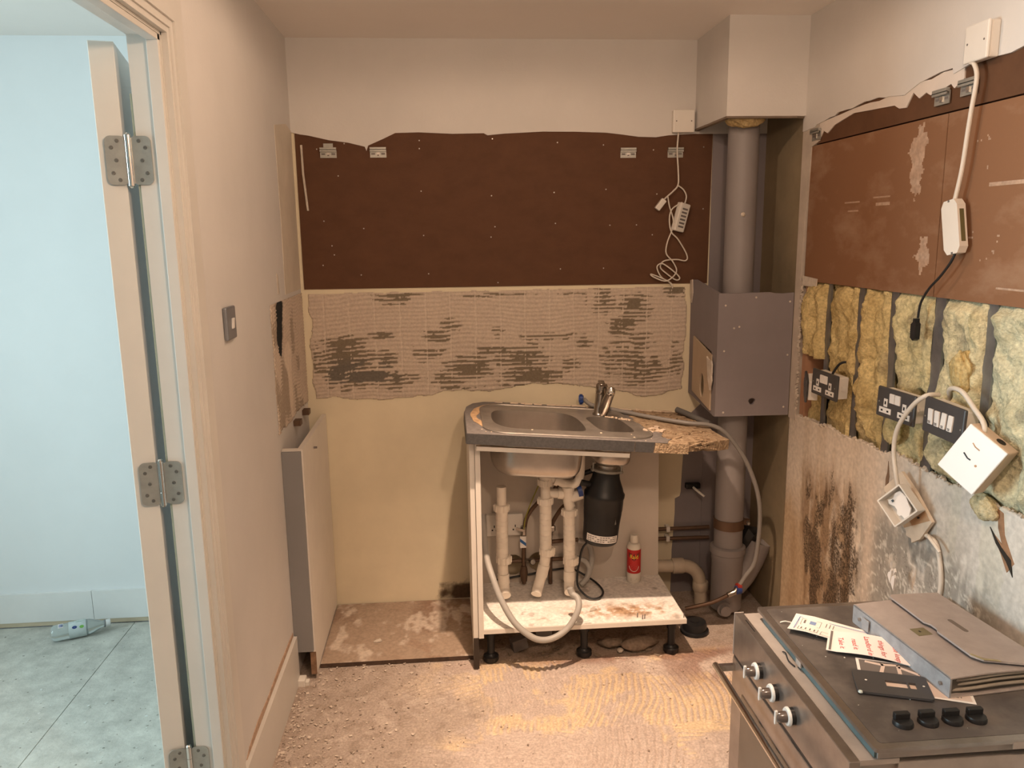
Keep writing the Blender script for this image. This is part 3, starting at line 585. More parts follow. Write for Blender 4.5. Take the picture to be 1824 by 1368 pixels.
obj('bolt', MB().lathe([(.006, 0), (.006, .03)], 8, T(PX + .075, PY - .025, .395) @ Rx(-90)), ZINC, c)
obj('branch', MB().tube([(PX + .03, PY, .12), (PX + .075, PY + .01, .165), (PX + .115, PY + .02, .23), (PX + .14, PY + .02, .30)], .05, 20, res=4), GREYP, t, True)
obj('rag', MB().tube([(PX + .08, PY + .03, .27), (PX + .10, PY + .03, .33), (PX + .13, PY + .04, .30)], .03, 8, res=3, rs=(.02, .045, .02)), BLACK, t, True)
obj('mortar_blob', MB().lathe([(.0, 0), (.009, .001), (.006, .005), (0, .007)], 8, T(PX - .012, PY - .056, 1.62) @ Rx(90)), RAWPL, t)
t = thing('waste_pipe', 'pale plastic waste pipe bending down beside the sink cabinet', 'pipe', T(1.5, -.13, 0))
obj('pipe', MB().tube([(1.33, -.11, .172), (1.47, -.115, .172), (1.545, -.12, .168), (1.585, -.125, .135), (1.595, -.13, .08), (1.598, -.135, .005)], .027, 16, res=5), mat('stained_white_pipe', (.56, .47, .36), .5, var=.15, vscale=10), t, True)
obj('coupling', MB().lathe([(.031, -.025), (.033, -.02), (.033, .02), (.031, .025)], 16, T(1.50, -.116, .172) @ Ry(90)), MATS['stained_white_pipe'], t, True)
obj('coupling', MB().lathe([(.031, -.02), (.033, -.016), (.033, .016), (.031, .02)], 16, T(1.596, -.131, .085)), MATS['stained_white_pipe'], t, True)
for i, zz in enumerate((.305, .262)):
    o = obj('copper_pipe', MB().tube([(1.38, -.03, zz), (1.66, -.03, zz - .004 * i)], .0085, 10), COPPER, None, True, origin=(1.5, -.03, zz))
    tag(o, ('upper' if i == 0 else 'lower') + ' brown pipe clipped along the back wall beside the soil pipe', 'pipe')
t = thing('pipe_clips', 'white plastic clips holding two brown pipes to the back wall', 'pipe clip', T(1.478, -.02, .28))
for zz in (.305, .262): obj('clip', MB().box(1.470, 1.486, -.042, -.004, zz - .012, zz + .012, bv=.003), WPLAS, t)
t = thing('floor_cap', 'round black plastic cap on the floor beside the sink cabinet', 'drain cap', T(1.50, -.36, 0))
obj('cap', MB().lathe([(.045, 0.004), (.048, .03), (.044, .045), (.02, .047), (.02, .05), (.0, .05)], 20, T(1.50, -.36, 0)), BLACK, t, True)
obj('rim', MB().lathe([(.056, .003), (.056, .012), (.046, .014)], 20, T(1.50, -.36, 0)), BLACK, t, True)
t = thing('wall_bracket_pipe', 'short black pipe stub with pale lever left of the soil pipe', 'valve', T(1.59, -.01, .49))
obj('stub', MB().box(1.555, 1.618, -.03, -.004, .478, .502, bv=.004), BLACK, t)
obj('lever', MB().tube([(1.585, -.03, .487), (1.60, -.06, .475), (1.62, -.075, .46)], .005, 8), WPLAS, t)
# --- lower boxing cover
X0, YF, Z0, Z1 = 1.558, -.345, .868, 1.335
t = thing('boxing_cover', 'grey plasterboard box round the soil pipe in the corner', 'boxing', T(X0, YF, Z0))
fp = [(X0, Z0 + .002), (XR - .006, Z0), (XR - .006, Z1 - .002)] + jag((XR - .006, Z1 - .002), (X0, Z1), 9, .003, 8) + [(X0, Z1)]
hole_f = [(1.70 + .013 * math.cos(a) * (1 + .2 * math.sin(3 * a)), .925 + .013 * math.sin(a)) for a in np.linspace(0, 2 * math.pi, 14)[:-1]]
f = obj('front_panel', MB().plate(fp, [hole_f], 0, .013, XZ @ T(0, 0, -YF - .013)), GREYB, t)
fl = MB()
for sx, sz in ((1.585, 1.29), (1.62, 1.205), (1.64, 1.21), (1.585, 1.12), (1.83, 1.30), (1.83, 1.10), (1.825, .90), (1.59, .885), (1.70, 1.318)): fl.lathe([(.004, 0), (.003, .0015)], 8, T(sx, YF, sz) @ Rx(90))
o = obj('filler_spots', fl, RAWPL, f); o['kind'] = 'stuff'
YZB = Matrix(((0, 0, -1, 0), (1, 0, 0, 0), (0, 1, 0, 0), (0, 0, 0, 1)))
slot = [(-.20 + .026 * math.cos(a), .965 + .045 * math.sin(a) * (1 if abs(math.sin(a)) < .8 else 1.05)) for a in np.linspace(0, 2 * math.pi, 18)[:-1]]
obj('side_panel', MB().plate([(-.008, Z0 + .03), (YF + .013, Z0), (YF + .013, Z1), (-.05, Z1 + .035), (-.008, Z1 + .03)], [[(-.075, .92), (-.285, .89), (-.285, 1.11), (-.075, 1.145)]], 0, .013, YZB @ T(0, 0, -X0 - .013)), GREYB, t)
obj('access_panel', MB().plate([(-.076, .92), (-.30, .885), (-.30, 1.10), (-.078, 1.145)], [slot], 0, .006, YZB @ T(0, 0, -X0 + .001)), mat('tan_board', (.50, .39, .28), .8, var=.08), t)
obj('torn_edge', MB().plate(jag((-.265, 1.09), (-.30, 1.07), 4, .004, 1) + jag((-.318, 1.08), (-.325, .99), 6, .008, 2) + [(-.31, .965)] + jag((-.30, .98), (-.27, 1.06), 6, .008, 6), [], 0, .006, YZB @ T(0, 0, -X0 + .007)), RAWPL, t)
obj('torn_edge', MB().plate([(-.01, Z1 + .03), (-.035, Z1 + .035), (-.045, Z1 - .02), (-.03, Z1 - .06), (-.012, Z1 - .03)], [], 0, .004, YZB @ T(0, 0, -X0 + .001)), RAWPL, t)
# insulation at the top of the recess
def lump(name, cx, cy, cz, rx, ry, rz, m, parent=None, seed=0, n=22, amp=.35, cola=(.55, .42, .22), colb=(.40, .28, .12)):
    U, V = np.meshgrid(np.linspace(0, 2 * np.pi, n * 2), np.linspace(.02, np.pi - .02, n))
    X = np.cos(U) * np.sin(V); Y = np.sin(U) * np.sin(V); Z = np.cos(V)
    s = 1 + amp * (fbm(X * 2.2 + 5 + Z, Y * 2.2 + 5 - Z, seed, 4) - .5) * 2
    nf = fbm(X * 9 + 3 * Z + 9, Y * 9 + 9, seed + 4)
    s = s * (1 + .15 * (nf - .5)); s[:, -1] = s[:, 0]
    P = np.stack([cx + rx * X * s, cy + ry * Y * s, cz + rz * Z * s], -1)
    C = mixc(np.ones(X.shape + (3,)) * np.array(cola), colb, np.clip((nf - .3) * 1.6, 0, 1))
    return field(name, P, C, m, parent)
WOOL = matA('mineral_wool', rough=1.0, var=.25, vscale=120, bump=1.0, bscale=220, spec=.05)
o = lump('insulation_wad', 1.645, -.30, 1.962, .075, .045, .034, WOOL, seed=4); tag(o, 'yellow insulation wad stuffed above the soil pipe under the boxing', 'insulation')

# --- plywood sheet left of the sink cabinet
def ply_sheet():
    t = thing('plywood_sheet', 'stained plywood sheet on the floor left of the sink cabinet', 'plywood', T(.34, -.24, 0))
    obj('sheet', MB().box(.058, .62, -.478, -.004, .001, .0165), mat('dark_ply_edge', (.10, .06, .04), .9, var=.3, vscale=40), t)
    X, Y = mesh2(.058, .62, -.478, -.004, .005); n1 = fbm(X * 9, Y * 9, 3, 5); n2 = fbm(X * 30, Y * 14, 6, 5); n3 = fbm(X * 14 + Y * 10, Y * 14, 12)
    C = np.ones(X.shape + (3,)) * np.array((.34, .255, .19)); C = mixc(C, (.26, .18, .13), ss(.4, .65, n1))
    C = mixc(C, (.58, .49, .41), ss(.50, .62, n2 * .5 + n1 * .5 + .12 * gauss(X, Y, .2, -.40, .15, .08)) * .8)
    C = mixc(C, (.25, .15, .10), ss(.55, .7, n3) * ss(.2, .6, X) * .7)
    field('stained_top', np.stack([X, Y, .0168 + .0012 * n2], -1), C, matA('ply_top', var=.15, vscale=80, bump=.25), t)
ply_sheet()

# --- end panel at the left wall
t = thing('end_panel', 'tall white end panel with grey filler strip against the left wall', 'cabinet panel', T(.03, -.28, 0))
obj('panel', MB().plate([(-.005, .022), (-.44, .022), (-.44, .018), (-.545, .018), (-.545, .852), (-.005, .852)], [], 0, .018, YZL @ T(0, 0, .038)), CARC, t)
obj('filler_strip', MB().box(XL + .001, .051, -.558, -.546, .112, .846), GREYF, t)
obj('filler_backing', MB().box(XL + .001, .0375, -.545, -.527, .108, .852), CARC, t)
obj('worn_edge', MB().box(.0375, .0575, -.549, -.5455, .02, .105), mat('worn_chip_edge', (.34, .20, .12), .9, var=.3, vscale=40), t)
for yy in (-.12, -.30): obj('fixing_block', MB().box(XL + .001, .012, yy - .02, yy + .02, .88, .90), COPPER, t)
obj('fixing_screw', MB().lathe([(.004, 0), (.004, .012)], 8, T(.056, -.33, .80) @ Ry(90)), GREYINK, t)
t = thing('plastic_block', 'small white stepped plastic block on the floor at the skirting end', 'plastic block', T(.006, -.565, 0))
obj('body', MB().box(-.008, .022, -.60, -.56, .0, .026, bv=.002), WPLAS, t); obj('tab', MB().box(.022, .034, -.592, -.568, .0, .015, bv=.0015), WPLAS, t)

# --- sink cabinet
CX0, CX1, CYF, CYB, CZ = .64, 1.405, -.555, -.165, .16
t = thing('sink_cabinet', 'white sink base cabinet without doors or right side', 'cabinet', T(1.02, -.36, 0))
obj('side_panel', MB().box(CX0, CX0 + .018, CYF - .004, CYB + .03, .128, .860), CARC, t)
bp = obj('base_panel', MB().box(CX0 + .018, CX1, CYF, CYB, CZ - .018, CZ), CARC, t)
def base_dirt():
    X, Y = mesh2(CX0 + .02, CX1 - .002, CYF + .002, CYB - .002, .005); n1 = fbm(X * 12, Y * 12, 3, 5); n2 = fbm(X * 34, Y * 34, 6, 5); ed = np.abs(fbm(X * 18, Y * 18, 9, 4) - .5)
    blob = gauss(X, Y, 1.24, -.47, .12, .05) + .6 * gauss(X, Y, 1.08, -.46, .12, .06) + .35 * gauss(X, Y, .9, -.5, .05, .03) + .4 * gauss(X, Y, 1.35, -.5, .05, .06)
    C = np.ones(X.shape + (3,)) * np.array((.84, .80, .75)); C = mixc(C, (.66, .60, .53), ss(.5, .75, n1) * .35 + .35 * ss(-.36, -.3, Y))  # blotches, plus an even darker tone across the back part
    k = np.clip(blob, 0, 1) * ss(.42, .6, n2 + .2 * ss(.06, .0, ed)); C = mixc(C, (.46, .26, .12), k * .85); C = mixc(C, (.2, .1, .05), np.clip(blob, 0, 1) * ss(.6, .72, n2) * .7)
    C = mixc(C, (.25, .2, .16), ss(.70, .78, fbm(X * 24, Y * 24, 50)) * .5)
    field('dirt_film', np.stack([X, Y, CZ + .0004 + .001 * k], -1), C, matA('cabinet_dirt', rough=.6, bump=.1), bp)
base_dirt()
obj('back_panel', MB().plate([(CX0 + .018, CZ - .018), (CX1 - .004, CZ - .018), (CX1 - .014, .835), (CX0 + .018, .86)], [[(.80 + .04 * math.cos(a), .235 + .045 * math.sin(a)) for a in np.linspace(0, 6.283, 15)[:-1]], [(.90 + .04 * math.cos(a), .245 + .04 * math.sin(a)) for a in np.linspace(0, 6.283, 15)[:-1]]], 0, .006, XZ @ T(0, 0, -CYB)), mat('melamine_back', (.58, .52, .45), .55, var=.06), t)
th = math.degrees(math.atan(.0845))
obj('front_rail', MB().box(.035, .565, .012, .03, -.062, -.047, T(.614, -.615, .906) @ Ry(th)), CARC, t)
obj('bottom_lip', MB().box(CX0 + .018, CX1, CYF - .0025, CYF - .0003, CZ - .0175, CZ - .001), CARC, t)
for lx, ly in ((.685, -.49), (1.035, -.49), (1.365, -.50), (.685, -.20), (1.365, -.20)):
    l_ = obj('leg', MB().lathe([(.014, .03), (.014, .10), (.018, .10), (.018, .125), (.028, .13), (.028, .1415)], 16, T(lx, ly, 0)), BLACK, t, True)
    obj('foot', MB().lathe([(.027, .004), (.029, .008), (.029, .022), (.02, .026), (.016, .034)], 18, T(lx, ly, 0)), BLACK, l_, True)
for sx, sy in ((1.228, -.525), (1.243, -.541), (1.252, -.538), (1.397, -.545)):
    obj('screw', MB().tube([(sx, sy, CZ), (sx + .001, sy, CZ + .018)], .0018, 6), GREYINK, t)
t = thing('cabinet_end_panel', 'narrow floor standing end panel against the left of the sink cabinet', 'cabinet panel', T(.63, -.3, 0))
obj('panel', MB().box(.621, .639, -.548, -.09, .003, .858), CARC, t)
obj('foot_strip', MB().box(.620, .6395, -.5502, -.5482, .004, .125), mat('black_damp_edge', (.05, .035, .025), .9), t)

# --- worktop (tilted: its right end has dropped)
WM = T(.614, -.615, .906) @ Ry(th)
def W(x, y, z=0): return tuple(WM @ Vector((x, y, z)))
b1 = [(.095, .24), (.097, .30), (.105, .345), (.122, .372), (.16, .383), (.25, .386), (.34, .384), (.385, .375), (.41, .345), (.424, .29), (.43, .22), (.43, .15), (.424, .11), (.40, .096), (.33, .093), (.22, .093), (.16, .096), (.13, .115), (.108, .15), (.098, .19)]
b2 = [(.458, .30), (.462, .325), (.48, .342), (.52, .35), (.56, .348), (.583, .33), (.595, .29), (.602, .23), (.607, .17), (.605, .135), (.592, .12), (.56, .115), (.52, .115), (.495, .12), (.48, .14), (.472, .18), (.465, .24)]
cut = [(.075, .08), (.62, .08), (.62, .40), (.075, .40)]
right = [(.64, -.0), (.768, .004)] + jag((.768, .03), (.93, .085), 7, .012, 3) + [(.945, .10)] + jag((.935, .14), (.915, .50), 9, .010, 4)
outer = [(0, 0)] + right + [(.90, .525), (.45, .54), (.16, .545), (.08, .53), (.035, .49), (.008, .42), (0, .34)]
t = thing('worktop', 'short grey laminate worktop with broken chipboard end, tilted on the cabinet', 'worktop', WM)
obj('chipboard_core', MB().plate(outer, [cut], -.037, -.0015), CHIP, t, local=True)
lam = [(0, 0), (.69, .0)] + [(.70, .03), (.72, .06), (.695, .10), (.71, .14), (.67, .17), (.68, .20), (.655, .23), (.665, .27), (.64, .31), (.655, .36), (.645, .40), (.66, .45), (.69, .50), (.68, .533)] + [(.45, .54), (.16, .545), (.08, .53), (.035, .49), (.008, .42), (0, .34)]
obj('laminate_top', MB().plate(lam, [cut], -.0013, .0006), LAMIN, t, local=True)
obj('front_edge', MB().plate([(0, -.036), (.575, -.036), (.575, .0), (0, .0)], [], 0, .0022, XZ), LAMED, t, local=True)
obj('front_edge', MB().plate([(.577, -.036), (.642, -.036), (.645, .0), (.577, .0)], [], 0, .0022, XZ), LAMED, t, local=True)
obj('side_edge', MB().box(-.002, 0, 0, .34, -.036, 0), LAMED, t, local=True)
# splinters of broken board on the bare end
r_ = np.random.RandomState(11); sp = MB()
for i in range(60):
    x, y = r_.uniform(.66, .91), r_.uniform(.06, .50)
    if x < .70 and y < .16: continue
    l1, w1, h1 = r_.uniform(.006, .03), r_.uniform(.003, .012), r_.uniform(.001, .005)
    sp.box(-l1, l1, -w1, w1, 0, h1, T(x, y, -.002) @ Rz(r_.uniform(-50, 50)) @ Ry(r_.uniform(-8, 8)))
for i in range(16):
    x = r_.uniform(.79, .95); y = .02 + (x - .77) * .45 + r_.uniform(-.01, .03)
    sp.box(-.04, .03, -.004, .004, -.003, .003, T(x, y, r_.uniform(-.03, -.004)) @ Rz(r_.uniform(5, 40)) @ Ry(r_.uniform(-10, 10)))
o = obj('splinters', sp, CHIP, t, local=True); o['kind'] = 'stuff'
pl = MB()
for i in range(7):
    l1 = r_.uniform(.008, .02); pl.box(-l1, l1, -.007, .007, 0, .004, T(r_.uniform(.66, .74), r_.uniform(.15, .25), .001) @ Rz(r_.uniform(-40, 40)) @ Ry(r_.uniform(-14, 14)))
o = obj('laminate_flakes', pl, mat('pale_flakes', (.66, .52, .40), .8), t, local=True); o['kind'] = 'stuff'
wr = MB()
for i in range(26):
    x = r_.uniform(.1, .9); wr.box(-.016, .016, -.003, .004, 0, .005, T(x, .531 - .01 * (x > .6) + r_.uniform(-.008, .006), .0) @ Rz(r_.uniform(-20, 20)))
for i in range(16):
    x, y = r_.uniform(.05, .66), r_.uniform(.0, .09); s = r_.uniform(.001, .0035); wr.box(-s, s, -s, s, 0, s, T(x, y + .004, .0007) @ Rz(r_.uniform(0, 90)))
for i in range(30):
    a = r_.uniform(0, 1); x, y = .535 + .10 * a, .365 - .05 * a + r_.uniform(-.012, .012); s = r_.uniform(.001, .004); wr.box(-s, s * 1.5, -s, s, 0, s, T(x, y, .003) @ Rz(r_.uniform(0, 90)))
sm_ = []
for k in range(15): a = math.radians(95 + 150 * k / 14); sm_.append((.155 + .135 * math.cos(a) * (1 + .02 * math.sin(9 * k)), .27 + .235 * math.sin(a)))
for k in range(14, -1, -1): a = math.radians(95 + 150 * k / 14); sm_.append((.155 + (.108 + .008 * math.sin(5 * k)) * math.cos(a), .27 + .212 * math.sin(a)))
obj('sealant_smear', MB().plate(sm_, [], .0006, .0018), mat('old_sealant', (.62, .40, .22), .8, var=.3, vscale=40), t, local=True)
o = obj('mastic_crumbs', wr, mat('mastic_crumb', (.72, .58, .44), .9), t, local=True); o['kind'] = 'stuff'

# --- sink
t = thing('kitchen_sink', 'stainless steel one and a half bowl sink set in the worktop', 'sink', WM)
rim = []
for (cx, cy, rr, a0, a1) in ((.56, .13, .105, -90, 20), (.53, .38, .10, 30, 90), (.16, .38, .10, 90, 180), (.14, .10, .08, 180, 270)):
    for k in range(9): a = math.radians(a0 + (a1 - a0) * k / 8); rim.append((cx + rr * math.cos(a), cy + rr * math.sin(a)))
def smooth_loop(P, it=2):
    for _ in range(it):
        Q = []
        for i in range(len(P)):
            a, b = P[i], P[(i + 1) % len(P)]; Q += [(.75 * a[0] + .25 * b[0], .75 * a[1] + .25 * b[1]), (.25 * a[0] + .75 * b[0], .25 * a[1] + .75 * b[1])]
        P = Q
    return P
B1, B2 = smooth_loop(b1, 1), smooth_loop(b2, 1)
obj('sink_deck', MB().plate(rim, [B1, B2], .0008, .003), STEELD, t, local=True)
rp = MB(); rp.tube([(x, y, .003) for x, y in rim + rim[:2]], .0035, 8); obj('raised_rim', rp, STEELD, t, True, local=True)
def bowl(name, L_, depth, m, shr, rnd):
    cx = sum(p[0] for p in L_) / len(L_); cy = sum(p[1] for p in L_) / len(L_); mb = MB(); vs = []; fs = []; lev = []
    for k in range(5): lev.append((1 - .03 * k / 4, .003 - (depth - rnd) * k / 4))
    for k in range(1, 7): a = math.pi / 2 * k / 6; lev.append((.97 - (1 - math.cos(a)) * shr, .003 - (depth - rnd) - rnd * math.sin(a)))
    lev.append((.3, .003 - depth - .004)); n = len(L_)
    for s_, z in lev: vs += [(cx + (x - cx) * s_, cy + (y - cy) * s_, z) for x, y in L_]
    for i in range(len(lev) - 1):
        for k in range(n): fs.append((i * n + k, i * n + (k + 1) % n, (i + 1) * n + (k + 1) % n, (i + 1) * n + k))
    fs.append(tuple((len(lev) - 1) * n + k for k in range(n)))
    mb.add(vs, fs); return obj(name, mb, m, t, True, local=True)
bo = bowl('main_bowl', B1, .185, STEEL, .22, .055)
bowl('half_bowl', B2, .13, STEEL, .16, .04)
obj('strainer', MB().lathe([(.034, -.002), (.036, .002), (.02, .003), (.0, .001)], 20, T(.30, .235, -.182)), CHROME, bo, True, local=True)
# --- mixer tap
TM = WM @ T(.524, .384, .003)
t = thing('mixer_tap', 'dull chrome mixer tap standing behind the small bowl', 'tap', TM)
obj('body', MB().lathe([(.026, 0), (.026, .006), (.0225, .010), (.021, .06), (.021, .085), (.0, .085)], 24), TAPM, t, True, local=True)
obj('lever_head', MB().lathe([(.0205, .087), (.022, .092), (.022, .118), (.018, .124), (0, .124)], 20).box(-.012, .012, -.006, .055, .116, .124, Rx(14), bv=.003), TAPM, t, True, local=True)
sp_ = MB(); spath = [(.010, -.010, .012), (.014, -.03, .045), (.017, -.05, .075), (.019, -.068, .096), (.020, -.076, .104)]
sp_.tube(spath, .017, 14, res=4, rs=(.021, .0205, .019, .0175, .017)); obj('spout', sp_, TAPM, t, True, local=True)
obj('nozzle', MB().lathe([(.0, .128), (.010, .126), (.0165, .116), (.0165, .104), (.014, .098), (.0, .098)], 18, T(.020, -.080, 0)), CHROME, t, True, local=True)
# --- plumbing under the sink
PVC = mat('white_pvc', (.80, .72, .62), .4, var=.08, vscale=12)
PY_ = -.33
def ring(mb, x, y, z, r, h, n=20): return mb.lathe([(r * .93, -h / 2), (r, -h / 2 + .002), (r, h / 2 - .002), (r * .93, h / 2)], n, T(x, y, z))
def nut(name, x, y, z, par, r=.028, h=.026):
    mb = MB(); ring(mb, x, y, z, r, h, 20)
    for k in range(10):
        a = 2 * math.pi * k / 10; mb.box(-.003, .003, -.002, .003, -h / 2 + .002, h / 2 - .002, T(x + r * math.cos(a), y + r * math.sin(a), z) @ Rz(math.degrees(a) - 90))
    return obj(name, mb, PVC, par, True)
def trap(name, label, x, ztop, z0, z1, elbow, lean=0):
    t = thing(name, label, 'waste pipe', T(x, PY_, CZ))
    mb = MB().tube([(x, PY_, ztop), (x, PY_, z0 - .02)], .0185, 18); obj('upper_pipe', mb, PVC, t, True)
    prof = [(.0235, 0)]; hh = z0 - z1
    k = 0
    for k in range(7): prof += [(.0235, hh * (.1 + .11 * k)), (.0222, hh * (.1 + .11 * k) + .003), (.0235, hh * (.1 + .11 * k) + .006)]
    prof += [(.0235, hh * .94), (.0275, hh * .95), (.0275, hh)]
    obj('telescopic_sleeve', MB().lathe(prof, 20, T(x, PY_, z1)), PVC, t, True)
    nut('ring_nut', x, PY_, z0 + .004, t); nut('ring_nut', x + lean * .006, PY_, z1 - .006, t, .0275, .03)
    p = [(x, PY_, z1 - .01)] + [(x + lean * a, PY_ + b, c_) for a, b, c_ in elbow]
    obj('elbow', MB().tube(p, .0205, 18, res=5), PVC, t, True)
    e = p[-2]; obj('elbow_collar', MB().tube([p[1], p[2]], .0228, 18), PVC, t, True)
    return t
trap('waste_riser', 'white waste riser with an open top at the left of the cabinet', .744, .622, .535, .335, [(.002, 0, .27), (.004, -.002, .232), (.006, -.012, .208), (.008, -.034, .194)], 1)
tB = trap('bowl_waste', 'white waste pipe dropping from the main bowl', .912, .66, .555, .36, [(-.006, 0, .30), (-.018, -.002, .255), (-.032, -.012, .215), (-.042, -.034, .194)], 1)
obj('waste_cup', MB().lathe([(.022, .635), (.026, .64), (.026, .675), (.038, .69), (.042, .705)], 22, T(.914, PY_, 0)), PVC, tB, True); nut('ring_nut', .912, PY_, .633, tB, .027, .028)
ov = obj('overflow_pipe', MB().tube([(.925, PY_, .652), (.955, PY_, .640), (.985, PY_ - .004, .625), (1.020, PY_ - .006, .622), (1.042, PY_ - .006, .648), (1.047, PY_ - .006, .70), (1.046, PY_ - .006, .765)], .0165, 16, res=5), PVC, tB, True)
obj('cuff', MB().tube([(.948, PY_, .643), (.962, PY_, .637)], .0225, 16), PVC, ov, True)
obj('link_pipe', MB().tube([(.925, PY_ + .01, .585), (.975, PY_ + .012, .582)], .0185, 16), PVC, tB, True)
obj('link_nut', MB().tube([(.962, PY_ + .012, .584), (.984, PY_ + .012, .581)], .023, 14), PVC, tB, True)
tC = trap('disposer_waste', 'white waste pipe with a tee beside the black disposer', 1.004, .585, .505, .318, [(.0, 0, .27), (-.001, -.002, .232), (-.003, -.014, .206), (-.004, -.034, .196)], 1)
obj('tee', MB().tube([(1.000, PY_, .605), (1.000, PY_, .56), (1.006, PY_, .53)], .021, 16).tube([(1.003, PY_, .565), (1.052, PY_ + .008, .578)], .0205, 16).tube([(1.000, PY_, .598), (1.000, PY_, .612)], .0245, 14), PVC, tC, True)
# --- waste disposer
DM = T(1.150, -.33, .70) @ Ry(th)
t = thing('waste_disposer', 'black waste disposal unit hanging under the small bowl', 'waste disposer', DM)
DZ = -.70
obj('housing', MB().lathe([(.0, -.315), (.060, -.315), (.066, -.309), (.0675, -.295), (.0695, -.235), (.0735, -.195), (.0735, -.185), (.075, -.18), (.075, -.135), (.078, -.13), (.078, -.118), (.073, -.112), (.068, -.095), (.054, -.06), (.051, -.045), (.051, -.03)], 32), BLACK, t, True, local=True)
obj('neck', MB().lathe([(.040, -.035), (.040, -.005), (.046, .0), (.05, .012)], 24), STEEL, t, True, local=True)
mr_ = obj('mounting_ring', MB().lathe([(.056, -.030), (.060, -.027), (.060, -.020), (.056, -.017), (.042, -.017)], 28), ZINC, t, True, local=True)
for k in range(3):
    a = math.radians(200 + 120 * k); obj('lug', MB().box(.054, .068, -.006, .006, -.027, -.02, Rz(math.degrees(a))).tube([(.061 * math.cos(a), .061 * math.sin(a), -.03), (.061 * math.cos(a), .061 * math.sin(a), .005)], .003, 8), ZINC, mr_, local=True)
lb = MB(); n = 14
vs = []; fs = []
for k in range(n + 1):
    a = math.radians(-150 + 112 * k / n)
    for z in (-.296, -.268): vs.append((.0695 * math.cos(a), .0695 * math.sin(a), z - .0003 * k))
for k in range(n): fs.append((2 * k, 2 * k + 2, 2 * k + 3, 2 * k + 1))
lo = obj('rating_label', MB().add(vs, fs), PAPER, t, True, local=True)
tx = MB()
for r0 in range(3):
    for k in range(12):
        a = math.radians(-142 + 8.4 * k); 
        if (k + r0) % 5 == 4: continue
        tx.box(-.0035, .0035, -.0005, .0005, -.0012, .0012, Rz(math.degrees(a)) @ T(.0702, 0, -.276 - .008 * r0) @ Rz(90))
o = obj('small_print', tx, GREYINK, lo, local=True); o['kind'] = 'stuff'
obj('dishwasher_inlet', MB().tube([(-.06, -.01, -.085), (-.10, -.02, -.075)], .012, 12).tube([(-.03, .02, -.03), (-.09, .02, -.055)], .010, 10), BLACK, t, True, local=True)
obj('outlet_seal', MB().tube([(-.088, 0, -.113), (-.104, 0, -.118)], .0235, 16), BLUEP, t, True, local=True)
obj('reset_plate', MB().box(.064, .0685, -.024, -.008, -.225, -.20, Rz(-38)), mat('grey_tab', (.3, .28, .25), .5), t, local=True)
# cabinet services
t = thing('service_outlet', 'white double socket on the cabinet back behind the waste riser', 'socket', T(.765, CYB - .012, .43))
pb = obj('plate', MB().box(.69, .838, CYB - .034, CYB - .0065, .372, .462, bv=.004), WPLAS, t)
for sx in (.722, .806): obj('pin_slots', MB().box(sx - .011, sx - .005, CYB - .0355, CYB - .0335, .395, .401).box(sx + .005, sx + .011, CYB - .0355, CYB - .0335, .395, .401).box(sx - .002, sx + .002, CYB - .0355, CYB - .0335, .408, .418), BLACK, pb)
for i, (nm, pts, r, m, lab) in enumerate([
    ('supply_pipe', [(.838, -.21, .17), (.838, -.21, .30), (.842, -.21, .40), (.855, -.215, .46), (.90, -.225, .52), (.95, -.23, .555), (1.04, -.24, .70)], .0085, COPPER, 'dark flexible supply hose rising behind the bowl waste pipe'),
    ('supply_pipe', [(.945, -.21, .165), (.945, -.21, .30), (.948, -.21, .40), (.98, -.215, .47), (1.03, -.22, .54), (1.06, -.24, .72)], .0085, COPPER, 'dark flexible supply hose rising behind the disposer waste pipe'),
    ('earth_wire', [(.838, -.222, .40), (.845, -.222, .45), (.87, -.222, .52), (.905, -.222, .60)], .0025, mat('earth_green', (.35, .32, .05), .5), 'thin green and yellow earth wire behind the white waste pipes'),
    ('return_pipe', [(.78, -.195, .262), (.86, -.195, .262), (1.06, -.195, .262)], .0085, COPPER, 'lower brown pipe crossing the back of the sink cabinet'),
    ('return_pipe', [(.945, -.198, .338), (1.02, -.198, .342), (1.06, -.198, .342)], .0085, COPPER, 'short upper brown pipe beside the disposer cable'),
    ('appliance_hose', [(1.06, -.205, .342), (1.10, -.21, .325), (1.112, -.22, .28), (1.105, -.23, .23), (1.085, -.24, .185)], .0115, HOSE, 'grey corrugated hose bent down behind the disposer waste pipe'),
    ('appliance_hose', [(1.045, -.215, .272), (1.08, -.22, .262), (1.10, -.23, .235), (1.09, -.245, .20), (1.06, -.26, .175)], .0115, HOSE, 'shorter grey hose curling onto the cabinet base'),
    ('power_lead', [(1.09, -.33, .395), (1.06, -.32, .36), (1.045, -.32, .30), (1.035, -.33, .24), (1.04, -.34, .20), (1.075, -.37, .172), (1.115, -.37, .170), (1.14, -.32, .170), (1.13, -.25, .172), (1.09, -.21, .19), (1.03, -.19, .215), (.95, -.185, .21), (.85, -.185, .195), (.72, -.19, .18)], .0042, BLACK, 'black power lead looping over the cabinet base from the disposer'),
    ('drain_hose', [(.672, -.30, .50), (.674, -.36, .44), (.68, -.44, .38), (.696, -.50, .335), (.722, -.545, .27), (.765, -.585, .20), (.82, -.605, .153), (.865, -.608, .136), (.915, -.60, .142), (.965, -.585, .172), (1.0, -.565, .225), (1.003, -.54, .255), (.985, -.52, .265), (.978, -.515, .285)], .0115, HOSE, 'pale grey drain hose looping out over the cabinet front'),
]):
    o = obj(nm, MB().tube(pts, r, 10, res=5), m, None, True, origin=pts[0]); tag(o, lab, {'earth_wire': 'wire', 'power_lead': 'cable', 'supply_pipe': 'hose', 'return_pipe': 'pipe'}.get(nm, 'hose'))
t = thing('isolation_valve', 'small brass isolation valve with lever and paper tag', 'valve', T(.838, -.215, .39))
